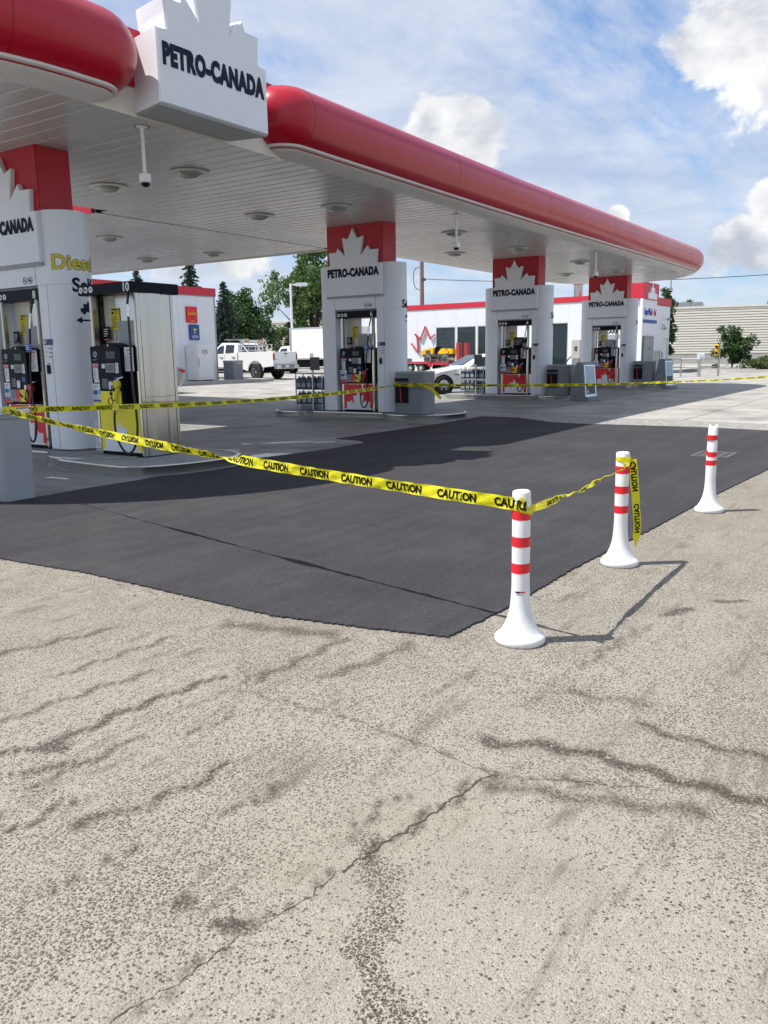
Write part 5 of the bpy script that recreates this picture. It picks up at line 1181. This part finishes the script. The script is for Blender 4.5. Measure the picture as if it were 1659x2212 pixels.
# ------------------------------------------------------------------ store (local origin at its near corner)
def store():
    YK,XK=31.2,31.4; b0=gz(YK); t=thing('store_building','low white store with red roof band, coffee and cash machine signs','store',(XK,YK,b0))
    top=4.93-b0; bb=4.55-b0
    x=-15.0; k=0
    while x<-.01:
        x1=min(0,x+1.25) if x<-1.3 else 0; x1=-1.25 if abs(x1+1.25)<.02 else x1
        MB().box(x+.006,x1-.006,0,.12,.05,bb-.02).build('wall_panel','white_panel',t); x=x1
    MB().box(-15,0,.03,9,.0,bb-.02).build('wall_core','white_paint',t)
    MB().box(-15.05,.05,-.06,9.05,bb,top).build('roof_band','red_band',t); MB().box(-15.05,.05,-.03,9.0,bb-.05,bb).build('band_trim','grey_plastic_light',t)
    MB().box(-.06,.015,-.02,.1,.02,bb-.05).build('corner_trim','grey_plastic_light',t)
    s=MB().box(-2.02,-1.30,-.09,-.004,2.95,3.72).build('coffee_sign','red_tape',t,bevel=.02)
    text('coffee_lettering','Java Stop',.20,'yellow_dull',t,face_fn(-1.66,3.34,-.09),.01,.72,1,.004)
    MB().lathe([(.11,-.006),(.11,0)],(-1.66,-.09,3.18),14,True,'y').build('coffee_cup','frame_red',t); text('coffee_lettering','coffee',.08,'yellow_dull',t,face_fn(-1.66,3.02,-.09),.006,1,1,.003)
    MB().box(-1.87,-1.22,-.09,-.004,2.12,2.86).build('cash_sign','blue_print',t,bevel=.02); text('cash_lettering','ATM',.20,'paper',t,face_fn(-1.545,2.20,-.09),.012,.95,1,.004)
    MB().prism([(-1.68,2.42),(-1.545,2.38),(-1.41,2.42),(-1.41,2.78),(-1.68,2.78)],-.096,-.09,'y').build('cash_shield','blue_dark',t); MB().prism([(-1.64,2.56),(-1.52,2.52),(-1.44,2.6),(-1.47,2.7),(-1.55,2.64),(-1.6,2.75)],-.102,-.096,'y').build('shield_figure','yellow_dull',t); text('cash_lettering','RBC',.09,'paper',t,face_fn(-1.545,2.43,-.096),.008,1,1,.006)
    # kerb walk in front
    w=thing('store_walk','raised concrete walk along the front of the white store','walkway',(XK,YK,b0)); MB().box(-15,2.6,-1.5,-.005,-.05,.12).build('walk_slab','kerb',w,bevel=.02)
    # ice freezer
    f=thing('ice_freezer','white ice freezer against the store wall marked ICE','freezer',(XK-1.66,YK-.43,b0+.12))
    MB().box(-.52,.62,-.36,.40,.05,1.72).build('cabinet','white_paint',f,bevel=.02); MB().box(-.48,.58,-.385,-.362,.15,1.62).build('door','paper',f,bevel=.01); text('ice_lettering','ICE',.24,'navy',f,face_fn(.0,1.33,-.386),.015,1,1.1,.004); MB().box(-.02,.02,-.39,-.386,1.2,1.24).build('drip_mark','navy',f)
    MB().box(-.45,-.42,-.42,-.386,.7,1.1).build('handle','grey_steel',f)
    for a in (-.45,.55): MB().box(a-.04,a+.04,-.3,.3,0,.05).build('foot','grey_dark',f)
    # bin on the walk
    g=thing('square_bin','grey square litter bin at the corner of the white store','bin',(XK+.55,YK-.55,b0+.12)); MB().prism(rounded([(-.36,-.36),(.36,-.36),(.36,.36),(-.36,.36)],.05,3),0,.86).build('body','grey_plastic',g); MB().prism(rounded([(-.38,-.38),(.38,-.38),(.38,.38),(-.38,.38)],.06,3),.86,.97).build('lid','grey_plastic_light',g,bevel=.02); MB().box(-.1,.2,-.385,-.381,.8,.84).build('sticker','yellow_paint',g)
store()
# ------------------------------------------------------------------ car wash
def carwash():
    X,Y=57.0,17.4; t=thing('car_wash_building','white car wash with red roof band, corner crown tower and dark windows','building',(X,Y,0))
    bt=5.30; bb=4.93; Ln=24.0
    MB().box(.12,7.2,.12,Ln,0,bb-.02).build('wall_core','white_paint',t)
    MB().box(-.05,7.25,2.0,Ln+.05,bb,bt).build('roof_band','red_band',t); MB().box(3.5,7.25,-.05,2.0,bb-.25,bt-.1).build('roof_band','red_band',t)
    # front panels (facing the pumps), leaving window bays open
    WIN=[(5.05,7.2),(10.2,12.15),(12.3,13.9),(14.05,15.74)]
    y=0; edges=sorted(set([0,1.6,3.4,5.05,7.2,8.7,10.2,12.15,12.3,13.9,14.05,15.74,17.4,19.2,21.0,22.6,24.0]))
    for a,b in zip(edges[:-1],edges[1:]):
        win=any(a>=w0-.01 and b<=w1+.01 for w0,w1 in WIN)
        if win:
            MB().box(0,.12,a+.004,b-.004,3.56,bb-.02).build('wall_panel','white_panel',t); MB().box(0,.12,a+.004,b-.004,0,.16).build('wall_panel','white_panel',t)
            g=MB().box(.07,.09,a+.06,b-.06,.22,3.50).build('window','glass_dark',t)
            fr=MB(); 
            for (c,d,e,f_) in ((a,a+.06,.16,3.56),(b-.06,b,.16,3.56),(a+.06,b-.06,3.50,3.56),(a+.06,b-.06,.16,.22)): fr.box(.02,.115,c,d,e,f_)
            fr.build('window_frame','steel_bright',g)
        else: MB().box(0,.12,a+.004,b-.004,0,bb-.02).build('wall_panel','white_panel',t)
    # side facing the street
    DO=[(.35,3.4),(5.3,7.0)]
    for a,b in zip([0,.35,3.4,5.3,7.0],[.35,3.4,5.3,7.0,7.2]):
        if (a,b) in DO: MB().box(a+.003,b-.003,0,.12,2.5,bb-.27).build('wall_panel','white_panel',t)
        else: MB().box(a+.003 if a else .121,b-.003,0,.12,0,bb-.27).build('wall_panel','white_panel',t)
    MB().box(.35,1.2,.06,.10,0,2.5).build('bay_opening','grey_dark',t); MB().box(1.22,3.4,.05,.11,0,2.5).build('bay_door','grey_plastic_light',t); MB().box(2.5,2.6,.03,.05,1.6,1.75).build('door_sign','grey_dark',t)
    d=MB().box(5.5,6.9,.05,.11,0,2.4).build('service_door','white_paint',t); MB().box(5.6,5.74,.02,.05,1.0,1.4).build('door_handle','grey_dark',d); MB().box(5.3,7.0,-.02,.04,2.4,2.52).build('door_lintel','white_panel',t)
    MB().tube([(5.3,.0,3.35),(5.25,-.15,3.3),(5.3,-.22,3.1)],.04,6).build('wall_lamp_arm','grey_steel',t); MB().box(5.2,5.5,-.3,-.1,3.0,3.15).build('wall_lamp','lens',t); MB().box(6.5,6.75,-.25,-.05,3.7,3.85).build('wall_camera','grey_plastic_light',t)
    # crown tower at the corner
    tw=MB().box(-.18,3.5,-.18,2.0,4.935,6.04).build('crown_tower','red_band',t)
    MB().box(-.10,3.45,-.10,-.004,2.55,4.93).build('tower_sign_panel','white_panel',t)
    c=crown_poly(1.0); c=[(x*1.0,z*.86) for x,z in c]
    b=MB(); b.prism([(1.9+x*1.5,4.15+z*1.38) for x,z in c if z>.5],-.24,-.181,'y'); b.build('tower_crown','white_panel',tw)
    text('wash_lettering','SuperWash',.62,'blue_print',t,face_fn(1.45,3.92,-.10),.03,.62,1,.02); text('wash_lettering','4in1',.6,'red_tape',t,face_fn(2.95,3.92,-.10),.03,.6,1,.02)
    MB().box(.1,3.45,-.13,-.10,3.38,3.60).build('blue_stripe','blue_print',t)
    # lit corner trim
    MB().box(-.20,-.02,-.20,-.02,0,4.93).build('corner_post','white_paint',t)
    # car care sign above the window bays
    MB().box(-.10,-.004,1.3,3.2,2.62,3.1).build('care_sign','paper',t); text('care_lettering','CAR CARE',.34,'navy',t,lambda x,z,o:(-.105-o,2.25-x,2.73+z),.03,1,1,.01)
    # big red crown outline on the wall
    def cr(x,z): return (-.05,19.2-x*2.5,.55+z*2.35)
    pts=[cr(x,z) for x,z in [(-.9,.70),(-.68,.30),(-.60,.78),(-.62,1.06),(-.31,.97),(-.01,1.42),(.27,.97),(.55,1.04)]]
    pts=[(-.05,y_-17.4,z_) for y_,z_ in ((35.3,2.35),(34.7,1.72),(34.78,2.86),(34.93,3.06),(34.48,2.73),(34.05,3.61),(33.6,2.73),(33.22,3.0))]
    for p,q in zip(pts[:-1],pts[1:]):
        p=Vector(p);q=Vector(q);d=(q-p).normalized();n_=Vector((0,-d.z,d.y))*.045; b=MB(); p2=p-d*.05;q2=q+d*.05
        v=[p2+n_,q2+n_,q2-n_,p2-n_]; b.add([tuple(a) for a in v]+[(a.x-.12,a.y,a.z) for a in v],[(0,1,2,3),(4,5,6,7),(0,1,5,4),(1,2,6,5),(2,3,7,6),(3,0,4,7)]); b.build('crown_outline','outline_red',t)
    for y_ in (9.0,5.5): MB().lathe([(.32,bt),(.32,bt+1.0),(.42,bt+1.05),(.42,bt+1.25),(0,bt+1.3)],(3.0,y_,0),16).build('roof_vent','steel',t,True)
    # mascot poster left out; vacuum posts in front
    v=thing('vacuum_post','beige coin vacuum post beside the car wash window','vacuum',(53.2,20.3,gz(20))); MB().box(-.25,.25,-.25,.25,0,1.0).build('base_cabinet','grey_plastic',v,bevel=.03); MB().box(-.2,.2,-.3,.3,1.0,2.2).build('upper_cabinet','kerb',v,bevel=.03); MB().box(-.21,-.2,-.1,.1,1.5,1.8).build('coin_plate','grey_dark',v); MB().tube(curve_pts([(0,.3,1.2),(-.1,.6,.9),(-.1,.8,.4),(0,.6,.1)],5),.04,8).build('suction_hose','rubber',v,True)
carwash()
# ------------------------------------------------------------------ warehouse with ribbed siding
def warehouse():
    A=Vector((84.7,73,0)); B=Vector((96.5,9.5,0)); d=(B-A).normalized(); L=(B-A).length
    t=thing('warehouse','long beige warehouse with horizontal ribbed siding beyond the station','building',(A.x,A.y,0),math.atan2(d.y,d.x))
    # local x runs from the far-left end towards the street; visible face at y=0 looks to -y ... flip so that it faces the station
    L0=-14; L1=L+6
    z=1.15; k=0
    while z<5.85:
        MB().add([(L0,0,z),(L1,0,z),(L1,-.11,z+.03),(L0,-.11,z+.03),(L1,-.11,z+.20),(L0,-.11,z+.20),(L1,0,z+.235),(L0,0,z+.235)],[(0,1,2,3),(3,2,4,5),(5,4,6,7)]).build('siding_rib','siding',t,fix=False); z+=.265
    MB().box(L0,L1,.005,22,-.4,5.95).build('wall_core','siding_dark',t); MB().box(L0,L1,-.16,.0,5.90,6.10).build('roof_flashing','siding',t); MB().box(L0,L1,-.08,.0,-.4,1.13).build('concrete_plinth','concrete_wall',t)
    MB().box(L-20,L-13,2.5,6,5.95,6.7).build('roof_unit','steel',t,bevel=.05)
    for k in range(5): MB().box(L-19.5+1.3*k,L-19.4+1.3*k,2.4,2.5,5.95,6.72).build('unit_rib','grey_plastic',t)
warehouse()
# ------------------------------------------------------------------ trees and shrubs
def leaf_mesh(C,nrm_r,size,n_per,flat=.5,sq=1.0):
    """C: (m,4) clump centres and radii; quads scattered through each clump"""
    m=len(C); idx=np.repeat(np.arange(m),n_per); n=len(idx)
    u=RNG.normal(size=(n,3)); u/=np.linalg.norm(u,axis=1)[:,None]; r=RNG.random(n)**.45
    P=C[idx,:3]+u*r[:,None]*C[idx,3:4]*np.array([1,1,sq])
    a=RNG.normal(size=(n,3)); a/=np.linalg.norm(a,axis=1)[:,None]; b=np.cross(a,RNG.normal(size=(n,3))); b/=np.linalg.norm(b,axis=1)[:,None]
    s=size*RNG.uniform(.6,1.3,n)[:,None]
    V=np.stack([P-a*s,P+b*s*flat,P+a*s,P-b*s*flat],1).reshape(-1,3)
    return V
def quads(name,V,m,parent):
    n=len(V)//4; me=bpy.data.meshes.new(name); me.vertices.add(len(V)); me.vertices.foreach_set('co',V.ravel()); li=np.arange(len(V),dtype=np.int32)
    me.loops.add(len(V)); me.loops.foreach_set('vertex_index',li); me.polygons.add(n); me.polygons.foreach_set('loop_start',np.arange(0,4*n,4,dtype=np.int32)); me.polygons.foreach_set('loop_total',np.full(n,4,dtype=np.int32)); me.update(calc_edges=True)
    return obj(name,me,m,parent)
def broadleaf(name,lab,loc,h,rx,z0,leaf,nclump,nper,size,seed,trunk_r=.18,cr=None,cat='tree',ragged_=.25):
    rg=np.random.default_rng(seed); t=thing(name,lab,cat,loc)
    C=[]; rz=(h-z0)/2; zc=(h+z0)/2
    for _ in range(nclump):
        u=rg.normal(size=3); u/=np.linalg.norm(u); r=rg.random()**.40*(1+ragged_*rg.normal()*.6); p=u*r*np.array([rx,rx,rz]); wdt=1-.35*max(0,p[2]/rz)
        C.append([p[0]*wdt,p[1]*wdt,zc+p[2],(cr or rx*.26)*rg.uniform(.55,1.2)])
    C=np.array(C); C[:,2]=np.maximum(C[:,2],z0*.7)
    quads('crown',leaf_mesh(C,0,size,nper),leaf,t)
    b=MB(); b.tube([(0,0,-.1),(.05,.02,z0*.6+.2),(.0,.05,zc*.9)],[trunk_r,trunk_r*.8,trunk_r*.4],7)
    for k in range(min(16,nclump)): c=C[k*max(1,nclump//16)]; b.tube([(0,.02,z0*.7+.15*k%1),(c[0]*.5,c[1]*.5,(z0*.7+c[2])/2+.1),tuple(c[:3])],[trunk_r*.4,trunk_r*.25,trunk_r*.08],5)
    b.build('trunk','bark',t,True,fix=False)
    return t
def spruce(loc,h,r,seed,lab):
    rg=np.random.default_rng(seed); t=thing('spruce_tree',lab,'tree',loc); V=[]; tb=MB().tube([(0,0,-.1),(0,0,h*.55),(0,0,h*.98)],[.16,.09,.02],7)
    z=h*.12
    while z<h*.985:
        f=1-z/h; nb=int(7+7*f); R_=r*(f**.85)*rg.uniform(.82,1.1)+.08
        for k in range(nb):
            a=rg.uniform(0,6.28); L=R_*rg.uniform(.7,1.12); droop=-.30*L*rg.uniform(.4,1.1)+.18*L*(1-f)
            n=max(8,int(L*46)); s=rg.random(n)**.8; P=np.stack([np.cos(a)*L*s,np.sin(a)*L*s,z+droop*s+.10*np.sin(s*3)],1); P+=rg.normal(size=(n,3))*np.array([.10,.10,.06])*(.35+.65*(1-s))[:,None]*L**.5
            d=np.stack([np.full(n,np.cos(a)),np.full(n,np.sin(a)),np.full(n,-.25)],1)+rg.normal(size=(n,3))*.5; d/=np.linalg.norm(d,axis=1)[:,None]; e=np.cross(d,rg.normal(size=(n,3))); e/=np.linalg.norm(e,axis=1)[:,None]
            sz=rg.uniform(.07,.14,n)[:,None]*(h/8)**.5; V.append(np.stack([P-d*sz,P+e*sz*.35,P+d*sz,P-e*sz*.35],1).reshape(-1,3))
            if k%2==0: tb.tube([(0,0,z),(np.cos(a)*L*.6,np.sin(a)*L*.6,z+droop*.6)],[.025,.008],4,False)
        z+=h*.028*(.6+f)
    quads('needles',np.concatenate(V),'needle',t); tb.build('trunk','bark',t,fix=False)
# positions: x right of the store and beyond the yard
broadleaf('maple_tree','tall leafy tree towering behind the white box truck',(58.0,46.0,gz(46)),10.5,3.7,2.6,'leaf_mid',150,105,.15,11,.22,.72,'tree',.5)
broadleaf('rounded_tree','dense round dark green tree behind the pickup',(46.8,43.9,gz(43)),5.7,2.35,.6,'leaf_dark',120,130,.12,12,.2,.62,'tree',.4)
broadleaf('young_tree','small loose tree beside the light pole in front of the warehouse',(56.5,47.5,gz(46)),4.6,1.5,1.2,'leaf_olive',40,90,.12,17,.08,.5)
spruce((42.5,44.5,gz(44)),8.1,2.1,3,'blue-green spruce rising behind the middle of the white store')
spruce((41.5,48.9,gz(48)),7.6,1.6,4,'slender spruce beside the pump 10 header, behind the white store')
spruce((43.6,42.4,gz(44)),6.3,1.7,5,'spruce at the corner of the white store beside the round tree')
spruce((38.0,50.5,gz(50)),7.9,1.7,6,'spruce half hidden by the diesel column')
broadleaf('columnar_tree','narrow dark columnar tree at the corner of the car wash',(66.3,18.2,.0),6.2,.55,.4,'leaf_dark',60,120,.11,21,.1,.36)
broadleaf('leafy_bush','large loose bush in front of the warehouse by the traffic signal',(66.8,13.4,-.05),3.0,1.45,.1,'leaf_dark',70,120,.10,22,.06,.40,'bush',.7)
for i,(x,y,rx,h) in enumerate(((63.0,10.1,1.5,.95),(64.5,8.6,1.6,1.1),(66.5,11.0,1.5,.9))):
    broadleaf('juniper_bush','low spreading juniper '+('next to the large bush','on the street side of the bed','in the middle of the bed')[i],(x,y,0),h,rx,.05,'leaf_olive',60,90,.085,30+i,.04,.32,'bush')
for i,(x,y,h,rx) in enumerate(((104,26,7.2,2.2),(108,32,7.4,1.6),(107,17,7.2,1.2))): broadleaf('distant_tree','distant dark tree top showing over the warehouse roof'+(' beside the roof unit',' behind the roof unit',' near the street end')[i],(x,y,0),h,rx,3,'leaf_dark',45,80,.2,40+i,.2,.9)
# planting bed and kerbs
def bed():
    struct(MB().prism(rounded([(60,6),(59.5,12.5),(63,16.2),(72,17),(86,14),(86,6)],1.5,6),-.02,.13).build('planting_bed_kerb','kerb',None)); 
    struct(MB().prism(rounded([(60.3,6.3),(59.8,12.3),(63.2,15.9),(72,16.6),(85,13.7),(85,6.3)],1.4,6),.10,.15).build('planting_bed_soil','gravelly',None))
    struct(MB().prism([(44,6.8),(60,6.9),(58,-6),(46,-6)],-.01,.0085).build('access_road','road_asphalt',None))
bed()
# ------------------------------------------------------------------ poles, rails and signs
def lightpole(loc,lab,sgn):
    t=thing('light_pole',lab,'lamp post',loc); MB().tube([(0,0,0),(0,0,6.15)],[.10,.075],10).build('mast','white_paint',t,True); MB().box(-.15,.15,-.15,.15,0,.5).build('footing','concrete_wall',t,bevel=.03)
    for s in (sgn,): dx,dy=(.557*s,-.83*s); b=MB(); b.tube([(0,0,6.05),(dx*.35,dy*.35,6.05)],.03,6); b.build('arm','white_paint',t); q=MB().box(-.42,.42,-.2,.2,-.11,.11).build('lamp_head','white_paint',t,bevel=.03); q.location=(dx*.75,dy*.75,6.06); q.rotation_euler=(0,0,math.atan2(dy,dx))
lightpole((46.3,38.6,gz(38)),'slender white light pole with one box head beside the box truck',1)
lightpole((48.6,36.0,gz(38)),'white light pole mostly hidden behind the pump 6 column',-1)
def utility():
    P=Vector((60.0,36.2,0)); t=thing('utility_pole','weathered wooden utility pole behind the car wash roof','utility pole',P); MB().tube([(0,0,0),(0,0,8.9)],[.21,.16],10).build('mast','wood_pole',t,True)
    MB().tube(curve_pts([(-.1,.16,8.5),(-.2,.55,8.3),(-.25,.65,7.6),(-.2,.5,6.9),(-.1,.16,6.7)],5),.03,6).build('cable_loop','grey_dark',t,True); MB().box(-.2,.2,-.25,-.1,7.4,7.6).build('insulator_bracket','grey_dark',t)
    w=MB(); a=Vector((60,36.1,7.55)); b=Vector((74,-8,8.3)); w.tube([a.lerp(b,k/24)-Vector((0,0,1.15*4*(k/24)*(1-k/24))) for k in range(25)],.028,5); tag(w.build('overhead_cable','grey_dark',None),'thin overhead cable running from the utility pole past the canopy end','cable')
utility()
def railing():
    t=thing('handrail','steel pipe handrail in front of the car wash and planting bed','railing',(50.2,12.85,0))
    pts=[(-1.8,.3),(0,0),(.1,-.95),(.95,-1.85)]
    for x,y in pts: MB().tube([(x,y,0),(x,y,1.02)],.045,8).build('post','grey_steel',t,True)
    for z in (.55,1.0):
        for (a,b) in zip(pts[:-1],pts[1:]): MB().tube([(*a,z),(*b,z)],.035,6).build('rail','grey_steel',t,True)
    t2=thing('pay_station','grey metal bench-like frame standing before the car wash door','frame',(53.5,15.2,0)); 
    for x in (-.6,.6): MB().box(x-.03,x+.03,-.03,.03,0,1.5).build('leg','grey_plastic',t2)
    for z in (.3,.85,1.47): MB().box(-.62,.62,-.025,.025,z,z+.05).build('crossbar','grey_plastic',t2)
    MB().box(-.57,.57,-.01,.01,.35,1.45).build('panel','grey_plastic_light',t2)
railing()
def sigsign():
    t=thing('small_sign','small white notice on a steel post by the planting bed','sign',(50.1,11.75,0)); MB().tube([(0,0,0),(0,0,1.2)],.04,8).build('post','grey_steel',t,True); q=MB().box(-.02,.02,-.2,.2,.98,1.32).build('notice_board','paper',t,bevel=.01); q.rotation_euler=(0,0,.25); MB().box(-.035,-.0205,-.12,.12,1.06,1.24).build('notice_print','poster',t)
    s=thing('wash_signal','yellow signal head on a steel post in front of the large bush','traffic light',(51.05,10.95,0)); s.scale=(.6,.6,.66); MB().tube([(0,0,0),(0,0,2.7)],.06,8).build('post','grey_steel',s,True); h=MB().box(-.16,.12,.06,.42,1.75,2.75).build('signal_case','yellow_machine',s,bevel=.03)
    for z in (2.0,2.5): MB().lathe([(.13,-.02),(.15,.0),(.15,.02)],(-.17,.24,z),14,True,'x').build('lens_ring','grey_dark',h); MB().prism([(.40,z-.02),(.40,z+.14),(.24,z+.2),(.08,z+.14),(.08,z-.02),(.1,z+.1),(.24,z+.16),(.38,z+.1)],-.42,-.16,'x').build('visor','yellow_machine',h)
sigsign()
